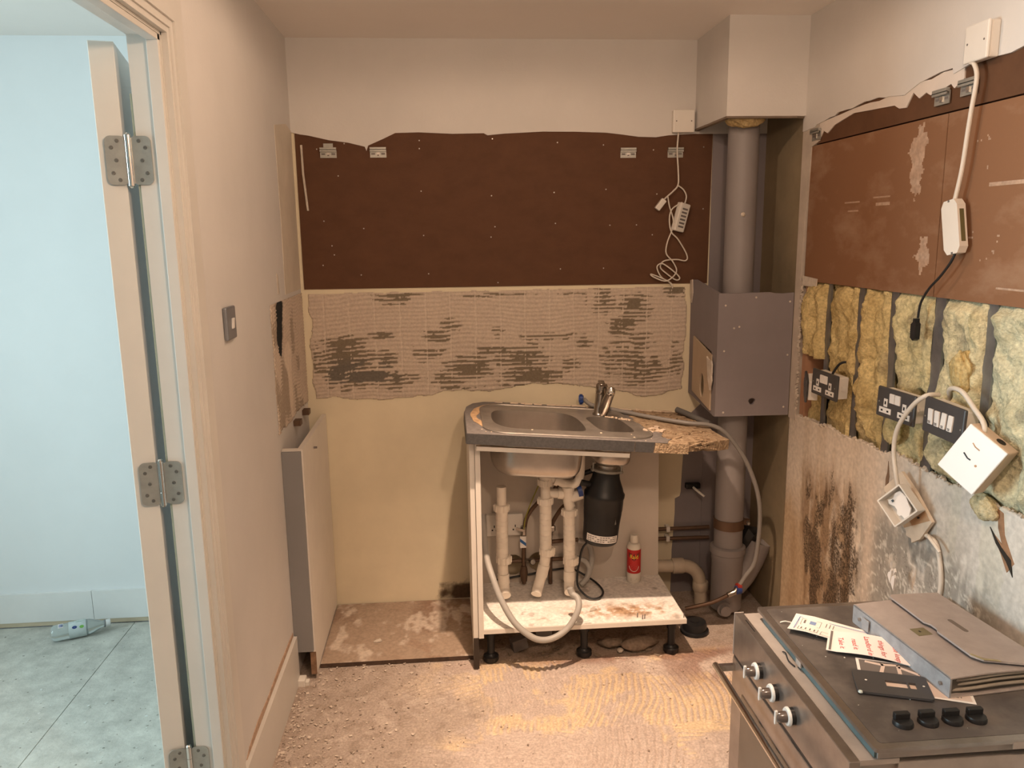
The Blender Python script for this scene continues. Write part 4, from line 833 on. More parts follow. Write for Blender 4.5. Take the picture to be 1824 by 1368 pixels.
obj('body', MB().lathe([(.012, -.02), (.012, .02)], 10, T(.838, -.212, .395)), TAPM, t); obj('lever', MB().box(-.03, .004, -.002, .002, -.005, .005, T(.835, -.226, .402) @ Ry(20)), TAPM, t)
tg = obj('paper_tag', MB().box(.822, .846, -.2285, -.2275, .33, .378), PAPER, t)
obj('stripe', MB().plate([(-.012, .008), (.012, -.012), (.012, .002), (-.012, .022)], [], 0, .0006, T(.834, -.2286, .348) @ XZ), mat('blue_stripe', (.03, .13, .36), .6), tg)
t = thing('drain_cock', 'small metal drain cock on the lower cabinet pipe', 'valve', T(.865, -.215, .262))
obj('body', MB().lathe([(.013, -.025), (.013, .02), (.010, .028)], 10, T(.872, -.21, .262) @ Rx(70)), TAPM, t, True); obj('spout', MB().tube([(.86, -.215, .266), (.845, -.225, .275)], .008, 10), TAPM, t)
o = obj('insulation_sleeve', MB().tube([(.838, -.214, .182), (.836, -.215, .22), (.838, -.212, .245)], .017, 10, rs=(.012, .017, .012)), COPPER, None, True, origin=(.838, -.214, .18)); tag(o, 'brown foam sleeve on the supply hose beside the waste riser', 'sleeve')
o = obj('valve_nut', MB().lathe([(.010, -.012), (.013, -.008), (.013, .008), (.010, .012)], 6, T(.952, -.225, .405)), TAPM, None, origin=(.952, -.225, .405)); tag(o, 'metal nut on the supply hose between two white waste pipes', 'nut')

# --- spray bottle on the cabinet base
BMx = T(1.287, -.215, CZ + .001)
t = thing('insecticide_bottle', 'white spray bottle with red label on the cabinet base', 'bottle', BMx)
WBOT = mat('bottle_white', (.70, .64, .55), .4, var=.03)
obj('bottle_body', MB().lathe([(.0, 0), (.026, 0), (.0285, .004), (.0285, .036), (.0275, .042), (.0275, .142), (.0285, .145), (.0285, .152), (.024, .163), (.017, .167), (.0, .167)], 28), WBOT, t, True, local=True)
obj('cap', MB().lathe([(.0165, .168), (.0165, .196), (.015, .200), (.0, .200)], 22), WBOT, t, True, local=True)
lbl = obj('red_label', MB().lathe([(.0279, .042), (.0281, .043), (.0281, .141), (.0279, .142)], 32, None, False), RED, t, True, local=True)
def wrap(mb, R, a0):
    """wrap flat xy artwork (z = proud) round a cylinder; a0 = angle facing the viewer"""
    mb.v = [((R + z) * math.cos(a0 + x / R), (R + z) * math.sin(a0 + x / R), y) for x, y, z in mb.v]; return mb
A0 = math.radians(-102)
bat = [(-.023, .132), (-.012, .127), (-.004, .128), (0, .125), (.004, .128), (.012, .127), (.023, .132), (.021, .115), (.017, .108), (.006, .101), (0, .096), (-.006, .101), (-.017, .108), (-.021, .115)]
obj('black_shield', wrap(MB().plate(bat, [], 0, .0003), .0281, A0), BLACK, lbl, local=True)
tm = text_mesh('Raid', .019, .0003); tm.v = [(x * 1.05, y * 1.25 + .1135, z + .0007) for x, y, z in tm.v]
obj('brand_lettering', wrap(tm, .0281, A0), YEL, lbl, local=True)
arc = [(-.020 + .0 * k, .086) for k in range(1)]; sw = MB()
sp2 = [(.020 * math.sin(a), .075 - .023 * math.cos(a), .0005) for a in np.linspace(-1.5, 1.5, 15)]; sw.tube(sp2, .0011, 6)
obj('white_swoosh', wrap(sw, .0281, A0), WBOT, lbl, local=True)
sb = MB()
for yy, ww in ((.078, .014), (.072, .010), (.066, .012), (.061, .009)): sb.box(-ww, ww, yy, yy + .002, .0002, .0004)
obj('small_print', wrap(sb, .0281, A0), mat('pale_red_print', (.75, .25, .2), .5), lbl, local=True)
sb = MB()
for yy, ww in ((.020, .012), (.016, .011), (.012, .009)): sb.box(-.012, -.012 + 2 * ww, yy, yy + .0018, .0002, .0004)
obj('small_print', wrap(sb, .0285, A0), GREYINK, t, local=True)

# --- supply hose across the worktop
hp = [(1.105, -.075, .895), W(.515, .505, .016), W(.58, .47, .0115), W(.72, .36, .010), W(.84, .28, .012), (1.545, -.355, .838), (1.61, -.365, .795), (1.69, -.37, .673), (1.74, -.37, .512), (1.738, -.36, .30), (1.70, -.355, .22), (1.672, -.355, .175)]
t = thing('supply_hose', 'grey supply hose lying over the worktop and arching down by the soil pipe', 'hose', T(1.105, -.075, .895))
obj('hose', MB().tube(hp, .0085, 12, res=6), mat('dark_grey_hose', (.21, .195, .18), .45, var=.06), t, True)
bc = MB().tube([(1.085, -.07, .895), (1.102, -.075, .896)], .016, 12)
for k in range(6): a = math.radians(60 * k); bc.box(-.006, .006, -.004, .004, .013, .021, T(1.092, -.072, .895) @ Rx(60 * k))
obj('blue_connector', bc, BLUEP, t)
ec = obj('end_connector', MB().tube([(1.672, -.355, .175), (1.66, -.358, .158), (1.63, -.36, .148)], .011, 12), TAPM, t, True)
obj('blue_collar', MB().tube([(1.682, -.357, .168), (1.664, -.360, .168)], .017, 12), BLUEP, ec); obj('red_collar', MB().tube([(1.684, -.355, .178), (1.666, -.356, .181)], .014, 12), mat('red_plastic', (.30, .03, .02), .5), ec)
obj('copper_tail', MB().tube([(1.63, -.36, .148), (1.57, -.35, .115), (1.47, -.33, .085)], .008, 10, res=3), COPPER, t, True)
o = obj('grey_tube', MB().tube([W(.86, .48, .02), W(.90, .42, .012), W(.95, .33, .0)], .012, 10, res=3), mat('dark_grey_tube', (.12, .115, .11), .5), None, True, origin=W(.9, .42, 0)); tag(o, 'short dark grey tube lying across the broken end of the worktop', 'tube')

# --- wall unit hanging plates
def hanger(M, lab, flap=False):
    t = thing('hanging_plate', lab, 'bracket', M, 'wall unit hanging plates')
    p = obj('plate', MB().box(-.031, .031, -.003, 0, -.018, .014), ZINC, t, local=True)
    obj('hook_rail', MB().box(-.031, .031, -.012, -.003, .010, .020).box(-.031, .031, -.012, -.009, .004, .012), ZINC, t, local=True)
    for sx in (-.019, .019): obj('slot', MB().box(sx - .007, sx + .007, -.0036, -.0028, -.007, -.001), GREYINK, p, local=True)
    obj('cam', MB().box(-.006, .006, -.006, -.003, -.012, .002), STEEL, p, local=True); obj('cam_slot', MB().box(-.004, .004, -.0064, -.0058, -.011, -.007), GREYINK, p, local=True)
    if flap: obj('bent_flap', MB().box(-.017, .019, -.006, -.003, .020, .035), ZINC, t, local=True)
    return t
for x, z, lab, fl in ((.123, 1.875, 'leftmost zinc hanging plate on the brown panel, with a bent flap', True), (.312, 1.875, 'second zinc hanging plate from the left on the brown panel', False), (1.289, 1.868, 'zinc hanging plate on the brown panel left of the white cable', False), (1.479, 1.868, 'zinc hanging plate behind the white cable on the brown panel', False)):
    hanger(T(x, -.0045, z), lab, fl)
for y, z, lab in ((-.455, 1.882, 'small zinc hanging plate on the right wall nearest the corner'), (-1.157, 1.890, 'zinc hanging plate on the right wall left of the thick white cable'), (-1.262, 1.897, 'zinc hanging plate behind the thick white cable on the right wall')):
    hanger(T(XR - .004, y, z) @ Rz(-90), lab)

# --- blanking plates
def blank(M, lab):
    t = thing('blanking_plate', lab, 'junction box', M, 'white cable outlet boxes')
    obj('back_box', MB().box(-.041, .041, -.022, 0, -.041, .041, bv=.003), WPLAS, t, local=True)
    c = obj('cover', MB().box(-.043, .043, -.031, -.0225, -.043, .043, bv=.004), WPLAS, t, local=True)
    for sx in (-.03, .03): obj('screw', MB().lathe([(.0028, 0), (.0022, .001)], 8, T(sx, -.031, .0) @ Rx(90)), GREYINK, c, local=True)
blank(T(1.502, -.007, 1.985), 'white square cable outlet box on the back wall above the brown panel')
blank(T(XR - .006, -1.318, 1.988) @ Rz(-90) @ Ry(0), 'white square cable outlet box high on the right wall')

# --- LED drivers and their leads
t = thing('led_driver', 'slim white lamp driver dangling on thin cables over the brown back panel', 'power adapter', T(1.502, -.03, 1.62))
D = T(1.502, -.024, 1.617) @ Ry(14) @ Rz(22)
dv = obj('case', MB().box(-.024, .024, -.014, .014, -.056, .056, D, bv=.004), WPLAS, t)
ic = MB()
for k in range(6): ic.box(-.012, .014, -.0148, -.0142, -.04 + .014 * k, -.033 + .014 * k, D)
obj('rating_print', ic, GREYINK, dv)
lead = [(1.486, -.02, 1.945), (1.482, -.022, 1.876), (1.488, -.022, 1.80), (1.489, -.022, 1.745), (1.47, -.022, 1.72), (1.447, -.022, 1.70), (1.43, -.025, 1.685)]
obj('lead', MB().tube(lead, .0032, 8, res=5), CABLE, t, True)
obj('lead', MB().tube([(1.487, -.024, 1.742), (1.51, -.024, 1.725), (1.523, -.024, 1.70), (1.518, -.024, 1.672)], .0028, 8, res=5), CABLE, t, True)
obj('lead', MB().tube([(1.505, -.03, 1.675), (1.465, -.03, 1.65), (1.455, -.028, 1.61), (1.465, -.026, 1.56), (1.495, -.02, 1.53), (1.533, -.016, 1.47), (1.53, -.016, 1.445), (1.49, -.016, 1.45), (1.44, -.016, 1.445), (1.425, -.018, 1.42), (1.45, -.02, 1.395), (1.49, -.022, 1.368), (1.505, -.02, 1.378), (1.47, -.024, 1.41), (1.43, -.024, 1.435), (1.41, -.022, 1.42), (1.43, -.02, 1.38), (1.47, -.02, 1.355), (1.478, -.016, 1.335)], .0028, 8, res=5), CABLE, t, True)
obj('lead', MB().tube([(1.447, -.026, 1.70), (1.455, -.026, 1.66), (1.47, -.03, 1.61), (1.468, -.026, 1.57), (1.45, -.024, 1.52), (1.447, -.022, 1.475), (1.475, -.026, 1.44), (1.49, -.024, 1.40), (1.45, -.026, 1.365), (1.40, -.022, 1.38), (1.385, -.02, 1.393), (1.41, -.02, 1.385), (1.46, -.02, 1.362), (1.475, -.018, 1.345)], .0028, 8, res=5), CABLE, t, True)
obj('connector', MB().box(-.011, .011, -.010, .010, -.024, .024, T(1.418, -.026, 1.668) @ Ry(38), bv=.003), WPLAS, t)
t = thing('lamp_driver', 'flat white lamp driver hanging on a thick white cable by the right wall', 'power adapter', T(XR - .03, -1.287, 1.56))
LM = T(XR - .028, -1.287, 1.562) @ Rz(-84) @ Ry(-12)
ot = [(-.027, -.052), (-.017, -.067), (.017, -.067), (.027, -.052), (.027, .052), (.017, .067), (-.017, .067), (-.027, .052)]
cs = obj('case', MB().plate(ot, [], -.012, .012, LM @ XZ), WPLAS, t)
obj('end_notch', MB().box(-.003, .003, -.0125, .0, .062, .0675, LM).box(-.003, .003, -.0125, .0, -.0675, -.062, LM), GREYINK, cs)
obj('side_print', MB().box(.0268, .0276, -.006, .006, -.04, .04, LM), mat('olive_print', (.14, .12, .05), .6), cs)
obj('white_cable', MB().tube([(XR - .03, -1.295, 1.948), (XR - .028, -1.308, 1.94), (XR - .026, -1.318, 1.907), (XR - .026, -1.308, 1.832), (XR - .026, -1.302, 1.78), (XR - .026, -1.293, 1.70), (XR - .026, -1.276, 1.627)], .0055, 10, res=5), CABLE, t, True)
obj('black_lead', MB().tube([(XR - .03, -1.303, 1.50), (XR - .032, -1.290, 1.475), (XR - .034, -1.255, 1.438), (XR - .036, -1.215, 1.404), (XR - .036, -1.185, 1.365), (XR - .036, -1.178, 1.325)], .0032, 8, res=5), BLACK, t, True)
pg = obj('black_plug', MB().plate([(-.013, -.027), (.0, -.034), (.010, -.028), (.010, .012), (.005, .016), (.004, .026), (-.004, .026), (-.005, .016), (-.013, .010)], [], -.007, .007, T(XR - .036, -1.172, 1.297) @ Rz(-90) @ XZ), BLACK, t)
for k in range(5): obj('grip_rib', MB().box(-.0142, -.0125, -.007, .007, -.018 + .006 * k, -.015 + .006 * k, T(XR - .036, -1.172, 1.297) @ Rz(-90)), BLACK, pg)

# --- insulation bays in the right wall cavity
def batt(y0, y1, z0, z1, lab, seed, proud=.012, ca=(.60, .48, .24), cb=(.42, .30, .12), holes=()):
    Y, Z = mesh2(y0, y1, z0, z1, .0055)
    n1 = fbm(Y * 11 + seed, Z * 8, seed, 5); n2 = fbm(Y * 30, Z * 26, seed + 3, 4); n3 = fbm(Y * 70, Z * 60, seed + 5, 3)
    u = np.clip(np.minimum(Y - y0, y1 - Y) / .022, 0, 1)
    h = (-.014 + proud + .075 * (n1 - .42) + .03 * (n2 - .5) + .009 * (n3 - .5)) * (.6 + .4 * u) - .018 * (1 - u) ** 2
    h = h * ss(1.379, 1.35, Z) - .004 * ss(1.35, 1.379, Z)
    lo = ss(.945, .905, Z); h = h * (1 - lo) - .014 * lo
    fold = .012 * np.sin((Y * 60 + 8 * n1)) * ss(.4, .7, fbm(Y * 5, Z * 4, seed + 9)); h = h + fold
    for cy, cz, sy, sz in holes: h = h - .07 * ss(.4, .75, gauss(Y, Z, cy, cz, sy, sz) + (n2 - .5) * .4)
    C = mixc(np.ones(Y.shape + (3,)) * np.array(ca), cb, np.clip((n2 - .32) * 1.3 + (n1 - .5) * .6, 0, 1))
    C = mixc(C, tuple(min(1, c * 1.18) for c in ca), ss(.55, .75, n3) * .5)
    C = mixc(C, (.16, .14, .11), ss(.62, .78, fbm(Y * 7, Z * 7, seed + 21)) * .55)
    o = field('insulation_batt', np.stack([XR - h + .004, Y, Z], -1), C, WOOL, back=(.06, 0, 0))
    tag(o, lab, 'insulation', 'mineral wool between the studs'); return o
batt(-.588, -.425, 1.12, 1.379, 'yellow insulation clump in the wall cavity nearest the corner, above the sockets', 3, .022)
batt(-.575, -.46, .84, 1.01, 'yellow insulation shred below the tilted socket in the corner bay', 5, -.005)
batt(-.798, -.603, .83, 1.379, 'yellow insulation in the bay behind the farther double socket', 8, .004, holes=((-.71, 1.06, .03, .04),))
batt(-.982, -.815, .83, 1.379, 'golden insulation filling the bay between the two double sockets', 12, .024)
batt(-1.188, -1.010, .85, 1.379, 'pale yellow insulation behind the black plug', 15, .016, (.60, .53, .31), (.44, .36, .18), holes=((-1.16, 1.10, .03, .03),))
batt(-1.396, -1.222, .85, 1.379, 'torn pale insulation above the four gang switch', 19, .026, (.60, .54, .35), (.42, .35, .18), holes=((-1.31, 1.14, .03, .03), (-1.33, 1.02, .05, .03)))
batt(-1.645, -1.423, .83, 1.379, 'greenish grey insulation at the right end of the wall cavity', 23, .026, (.56, .53, .37), (.34, .32, .2))
batt(-2.42, -1.675, .85, 1.379, 'grey insulation beyond the last stud, nearest the camera', 29, .01, (.56, .53, .37), (.34, .32, .2))
o = lump('insulation_tuft', XR - .016, -1.345, 1.205, .022, .04, .055, WOOL, seed=31, cola=(.58, .47, .24), colb=(.42, .28, .10)); tag(o, 'orange tinged insulation tuft drooping beside the four gang switch', 'insulation')
o = lump('insulation_tuft', XR - .008, -1.47, .895, .025, .04, .03, WOOL, seed=37, cola=(.62, .55, .36), colb=(.48, .38, .2)); tag(o, 'pale insulation tuft under the white square box', 'insulation')
o = lump('insulation_tuft', XR - .01, -1.06, .995, .02, .035, .05, WOOL, seed=41, cola=(.58, .50, .28), colb=(.44, .36, .16)); tag(o, 'insulation tuft below the nearer double socket', 'insulation')

# --- sockets and switches: local frame faces -y, turned to face -x on the right wall
def double_socket(M, lab, box_depth=.035):
    t = thing('double_socket', lab, 'socket', M, 'dark double sockets hanging from the cavity')
    p = obj('faceplate', MB().box(-.073, .073, -.009, 0, -.043, .043, bv=.004), SOCK, t, local=True)
    b_ = obj('back_box', MB().box(-.066, .066, .002, .002 + box_depth, -.036, .036, bv=.003), WPLAS, t, local=True)
    obj('lug', MB().box(.066, .0695, .012, .028, -.008, .008), WPLAS, b_, local=True)
    for s_ in (-1, 1):
        cx = s_ * .036
        obj('rocker', MB().box(s_ * .0105 - .0095, s_ * .0105 + .0095, -.0125, -.008, .004, .031, Rx(2), bv=.001), mat('rocker_white', (.80, .77, .73), .35), p, local=True)
        ins = obj('pin_insert', MB().box(cx - .023, cx + .023, -.0105, -.0085, -.030, -.014, bv=.0005).box(cx - .007, cx + .007, -.0105, -.0085, -.011, .012, bv=.0005), MATS['rocker_white'], p, local=True)
        obj('pin_hole', MB().box(cx - .015, cx - .008, -.0112, -.0104, -.025, -.020).box(cx + .008, cx + .015, -.0112, -.0104, -.025, -.020).box(cx - .0025, cx + .0025, -.0112, -.0104, -.004, .005), BLACK, ins, local=True)
        obj('screw', MB().lathe([(.0022, 0), (.0022, .001)], 8, T(s_ * .062, -.009, 0) @ Rx(90)), ZINC, p, local=True)
    return t
FACE = Rz(-90)
double_socket(T(XR - .050, -.722, 1.058) @ Rz(-84) @ Ry(2) , 'dark double socket in a white back box near the corner of the cavity')
double_socket(T(XR - .055, -1.148, 1.079) @ Rz(-80) @ Ry(2), 'dark double socket hanging left of the four gang switch')
t = thing('single_socket', 'dark single socket tilted back at the corner end of the cavity', 'socket', T(XR - .050, -.585, 1.025) @ Rz(-112) @ Ry(14))
p = obj('faceplate', MB().box(-.043, .043, -.009, 0, -.043, .043, bv=.004), SOCK, t, local=True)
obj('back_box', MB().box(-.036, .036, .002, .034, -.036, .036, bv=.003), WPLAS, t, local=True)
obj('switch_tab', MB().box(-.010, .010, -.012, -.008, .004, .028, bv=.001), SOCK, p, local=True)
t = thing('gang_switch', 'dark switch plate with four white rockers by the right wall', 'switch', T(XR - .070, -1.384, 1.093) @ Rz(-86) @ Ry(3))
p = obj('faceplate', MB().box(-.073, .073, -.009, 0, -.046, .046, bv=.004), SOCK, t, local=True)
obj('back_box', MB().box(-.066, .066, .002, .037, -.038, .038, bv=.003), WPLAS, t, local=True)
for k in range(4):
    x = -.042 + .024 * k
    rk = obj('rocker', MB().box(x - .0085, x + .0085, -.0135, -.008, -.020, .020, Rx(3 if k < 2 else -3), bv=.0015), MATS['rocker_white'], p, local=True)
    obj('print', MB().box(x - .004, x + .004, -.0152, -.0145, -.013, -.011).box(x - .003, x + .004, -.0152, -.0145, -.0165, -.0145), GREYINK, rk, local=True)
for sx in (-.064, .064): obj('screw', MB().lathe([(.0022, 0), (.0022, .001)], 8, T(sx, -.009, -.005) @ Rx(90)), ZINC, p, local=True)
# white square box hanging askew
M = T(XR - .080, -1.508, 1.030) @ Rz(-66) @ Ry(30) @ Rx(-4)
t = thing('junction_box', 'large white square box hanging askew below the four gang switch', 'junction box', M)
f = obj('cover', MB().box(-.052, .052, -.006, 0, -.066, .066, bv=.0025), mat('clean_white', (.84, .84, .84), .4, var=.02), t, local=True)
obj('box_body', MB().box(-.052, .052, .0005, .045, -.066, .066, bv=.004), mat('tan_box_side', (.62, .48, .37), .6, var=.06), t, local=True)
obj('cable_hole', MB().lathe([(.011, 0), (.011, .001)], 14, T(.016, .022, .0662)), DARKW, t, local=True)
obj('scratch', MB().tube([(-.022, -.0064, .002), (-.008, -.0064, -.003), (.0, -.0064, -.002)], .0018, 6), BLACK, f, local=True)
obj('scratch', MB().tube([(-.020, -.0064, .034), (-.01, -.0064, .030), (.002, -.0064, .030)], .0014, 6).lathe([(.003, 0), (.003, .0006)], 8, T(.017, -.006, -.005) @ Rx(90)), CARDB, f, local=True)
# open surface box on torn plasterboard
M = T(XR - .055, -1.215, .815) @ Rz(-70) @ Ry(42) @ Rx(-8)
t = thing('open_outlet_box', 'open white surface box with a loose cover plate inside, dangling by the mould', 'junction box', M)
bx = MB().box(-.043, .043, -.001, .001, -.043, .043)
bx = MB().plate(rrect(-.043, .043, -.043, .043, .003, 2), [rrect(-.039, .039, -.039, .039, .002, 2)], -.002, .032, XZ); bx.box(-.0425, .0425, .000, .003, -.0425, .0425)
obj('box', bx, mat('pale_grey_plastic', (.66, .63, .58), .45, var=.03), t, local=True)
ip = [(-.034, .010), (-.030, .028), (-.008, .034), (.012, .026), (.024, .024), (.036, .006), (.034, -.012), (.022, -.014), (.020, -.022), (.012, -.024), (.004, -.016), (-.008, -.016), (-.022, -.028), (-.032, -.022), (-.026, -.006)]
pl_ = obj('loose_plate', MB().plate(ip, [], .012, .016, XZ @ Rx(8)), mat('bright_white', (.84, .82, .80), .45, var=.02), t, local=True)
obj('slot', MB().box(-.004, .004, -.0175, -.0160, .004, .010, Rx(-8)).box(-.024, -.018, -.0175, -.016, -.016, -.010, Rx(-8)), BLACK, pl_, local=True)
t = thing('plasterboard_scrap', 'torn piece of plasterboard behind the open white box', 'plasterboard', T(XR - .015, -1.18, .79))
M = T(XR - .022, -1.180, .800) @ Rz(-86) @ Ry(36) @ Rx(-2) @ T(-.02, 0, 0)
pc = [(-.075, -.045)] + jag((-.07, -.05), (.02, -.062), 7, .007, 4) + [(.03, -.06)] + jag((.04, -.062), (.115, -.05), 8, .008, 7) + [(.118, -.02), (.112, .052), (.02, .056), (-.06, .05)]
obj('board', MB().plate(pc, [], -.006, .004, M @ XZ), mat('torn_board_face', (.70, .60, .48), .85, var=.12, vscale=20), t)
obj('bare_paper', MB().plate([(.025, -.05), (.06, -.052), (.105, .05), (.03, .052)], [], .0042, .0052, M @ XZ), CARDB, t)
obj('screw', MB().lathe([(.003, 0), (.003, .004)], 6, M @ T(.075, -.0055, .02) @ Rx(90)), BLACK, t)
# loose cables on the right wall
for pts, r, lab in (
    ([(XR - .045, -1.31, 1.142), (XR - .082, -1.315, 1.142), (XR - .09, -1.272, 1.106), (XR - .09, -1.216, 1.037), (XR - .085, -1.195, .97), (XR - .08, -1.205, .905), (XR - .07, -1.205, .865)], .006, 'beige cable curving from the four gang switch down to the open white box'),
    ([(XR - .005, -1.30, 1.125), (XR - .035, -1.335, 1.158), (XR - .05, -1.376, 1.172), (XR - .052, -1.414, 1.168), (XR - .052, -1.454, 1.142), (XR - .055, -1.495, 1.118), (XR - .06, -1.512, 1.098), (XR - .062, -1.500, 1.078)], .006, 'beige cable looping over the four gang switch into the white square box'),
    ([(XR - .012, -1.20, .762), (XR - .010, -1.25, .742), (XR - .008, -1.295, .735), (XR - .008, -1.320, .693), (XR - .008, -1.333, .635), (XR - .008, -1.326, .57), (XR - .008, -1.31, .48)], .0062, 'white cable hanging down the mouldy wall below the open box'),
    ([(XR - .035, -.73, 1.095), (XR - .02, -.745, 1.13), (XR - .0, -.765, 1.135), (XR + .01, -.785, 1.10)], .004, 'black cable curling over the farther double socket')):
    o = obj('loose_cable', MB().tube(pts, r, 10, res=5), BLACK if 'black' in lab else CABLE, None, True, origin=pts[0]); tag(o, lab, 'cable')
o = obj('wire_tail', MB().tube([(XR - .012, -1.27, .745), (XR - .03, -1.30, .752), (XR - .032, -1.33, .742), (XR - .028, -1.345, .73)], .0045, 8, res=4), CABLE, None, True, origin=(XR - .012, -1.27, .745)); tag(o, 'short stripped cable tail right of the open white box', 'cable')

# --- light switch on the left wall
t = thing('light_switch', 'silver light switch with white rocker on the left wall by the door', 'switch', T(XL, -1.075, 1.342) @ Rz(90))
p = obj('faceplate', MB().box(-.043, .043, -.012, -.0005, -.043, .043, bv=.004), SWITCHM, t, local=True)
obj('rocker', MB().box(-.006, .012, -.0165, -.0115, -.014, .014, Rx(4), bv=.0015), MATS['rocker_white'], p, local=True)

# --- door and hinges
DX0, DX1, DY0 = -.158, -.109, Y0j + .004
HINGE_AXIS = T(-.0985, Y0j, 0)
door = struct('door_1', MB().box(DX0, DX1, DY0, DY0 + .76, .012, 1.962, HINGE_AXIS @ Rz(13) @ HINGE_AXIS.inverted(), bv=.0015), mat('door_paint', (.74, .70, .64), .45, var=.04, vscale=5), 'white door folded back against the wall of the next room')
HX, HY = -.0985, Y0j - .003
def hinge(z):
    M = T(HX, HY, z)
    h = obj('hinge', MB().lathe([(.0072, -.052), (.0072, -.022)], 16, M).lathe([(.0072, -.021), (.0072, .021)], 16, M).lathe([(.0072, .022), (.0072, .052)], 16, M).lathe([(.006, -.0225), (.006, .0225)], 14, M).lathe([(.0045, .052), (.006, .054), (.003, .057)], 12, M).lathe([(.003, -.057), (.006, -.054), (.0045, -.052)], 12, M), CHROME, door, True)
    HM = HINGE_AXIS @ Rz(13) @ HINGE_AXIS.inverted() @ M
    for s_ in (-1, 1):
        LM_ = M if s_ > 0 else HM @ T(0, -.0005, 0)
        P = rrect(.004, .046, -.050, .050, .012, 5); P = [(s_ * x, y) for x, y in P]
        if s_ < 0: P = P[::-1]
        yb = 0 if s_ > 0 else 0.0
        lf = obj('leaf', MB().plate(P, [], -.0024, .0006, LM_ @ XZ), ZINC, h)
        for sx, sz in ((.022, .040), (.034, .026), (.026, 0), (.034, -.026), (.022, -.040)):
            obj('screw', MB().lathe([(.0042, 0), (.0036, .0016), (.0014, .0016), (.0014, .0006)], 10, LM_ @ T(s_ * sx, -.0006, sz) @ Rx(90)), mat('screw_dark', (.22, .21, .19), .4, metal=.7), lf)
for z in (1.724, 1.014, .292): hinge(z)

# --- plastic bottle on the next room's floor
BM = T(-1.035, -.168, .0335) @ Rz(22) @ Ry(90)
t = thing('plastic_bottle', 'clear plastic water bottle lying on the floor of the next room', 'bottle', BM)
obj('bottle_body', MB().lathe([(.0, .004), (.024, 0), (.031, .008), (.0325, .02), (.031, .03), (.0325, .04), (.031, .05), (.0325, .06), (.0325, .115), (.030, .135), (.022, .16), (.013, .18), (.0125, .192)], 24), PET, t, True, local=True)
obj('cap', MB().lathe([(.0145, .193), (.0145, .207), (.0135, .209), (0, .209)], 18), mat('white_cap', (.8, .82, .82), .4), t, True, local=True)
obj('neck_ring', MB().lathe([(.0152, .186), (.0152, .190)], 18), mat('grey_ring', (.25, .27, .28), .4), t, True, local=True)
lb = obj('label_wrap', MB().lathe([(.0331, .062), (.0333, .063), (.0333, .122), (.0331, .123)], 28, None, False), mat('bottle_label', (.58, .66, .66), .4, var=.1, vscale=40), t, True, local=True)
def bwrap(poly, m, nm, a0=-1.75, R=.0334): obj(nm, wrap(MB().plate(poly, [], 0, .0004), R, a0), m, lb, local=True)
AV = -2.6
bwrap([(.006 * math.cos(a) + .012, .083 + .009 * math.sin(a)) for a in np.linspace(0, 6.28, 13)[:-1]], BLUEP, 'blue_emblem', AV)
bwrap([(.006 * math.cos(a) + .014, .108 + .008 * math.sin(a)) for a in np.linspace(0, 6.28, 13)[:-1]], mat('light_green_print', (.2, .5, .1), .4), 'green_emblem', AV)
bwrap([(-.022, .076), (-.012, .092), (-.010, .108), (-.018, .120), (-.034, .121), (-.036, .08)], GREENP, 'green_band', AV)
obj('barcode_panel', wrap(MB().plate([(-.02, .026), (.004, .026), (.004, .044), (-.02, .044)], [], 0, .0006), .0332, AV), PAPER, t, local=True)
bc = MB()
for k in range(7): bc.box(-.016, .0, .029 + .002 * k, .030 + .002 * k, .0007, .0009)
obj('barcode', wrap(bc, .0332, AV), BLUEINK, t, local=True)

# --- built in oven standing on the floor at the right
OX, OYF, OYN, OZ = 1.285, -1.332, -1.928, .582
t = thing('built_in_oven', 'stainless steel oven standing on the floor at the right wall', 'oven', T(1.56, -1.63, 0))
obj('body', MB().box(OX + .022, XR - .012, OYN + .014, OYF - .014, .012, OZ - .012), OVENT, t)
obj('top_flange', MB().box(OX + .003, OX + .10, OYN + .004, OYF - .004, OZ - .012, OZ - .001), OVENT, t)
ff = obj('control_panel', MB().box(OX, OX + .022, OYN, OYF, .468, OZ, bv=.0015), OVENM, t)
obj('end_cap', MB().box(OX - .001, OX + .023, OYF - .0005, OYF + .003, .466, OZ + .001), OVENT, ff)
obj('panel_slots', MB().box(OX + .012, OX + .0145, OYF - .10, OYF - .04, OZ - .0005, OZ + .0004), BLACK, ff)
dr_ = obj('oven_door', MB().box(OX - .002, OX + .020, OYN + .002, OYF - .002, .015, .461, bv=.0015), OVENM, t)
obj('door_glass', MB().box(OX - .0045, OX - .0022, OYN + .012, OYF - .075, .03, .395), OVENG, dr_)
hd = obj('handle', MB().box(OX - .052, OX - .002, OYF - .024, OYF - .012, .432, .448).box(OX - .052, OX - .002, OYN + .012, OYN + .024, .432, .448).tube([(OX - .05, OYF - .006, .441), (OX - .05, OYN + .006, .441)], .0085, 16), CHROME, dr_, True)
obj('seam', MB().box(OX + .0005, OX + .02, OYN + .003, OYF - .003, .4615, .4675), BLACK, t)
KW = mat('knob_pale_ring', (.62, .62, .60), .35, var=.03); KD = mat('knob_dark_core', (.09, .07, .06), .15, var=.05, spec=.7)
for ky in (-1.508, -1.600, -1.690):
    M = T(OX, ky, .521) @ Ry(-90)
    k_ = obj('control_knob', MB().lathe([(.0205, .010), (.0205, .013), (.0185, .016), (.0120, .016)], 24, M), KW, t, True)
    obj('skirt', MB().lathe([(.0185, 0), (.0185, .010), (.0200, .0105)], 24, M), BLACK, k_, True)
    obj('core', MB().lathe([(.0125, .014), (.0115, .034), (.008, .038), (.0, .039)], 20, M), KD, k_, True)
    obj('grip_bar', MB().plate(rrect(-.016, .016, -.0035, .0035, .003, 3), [], .036, .041, M @ Rz(0)), KW, k_)
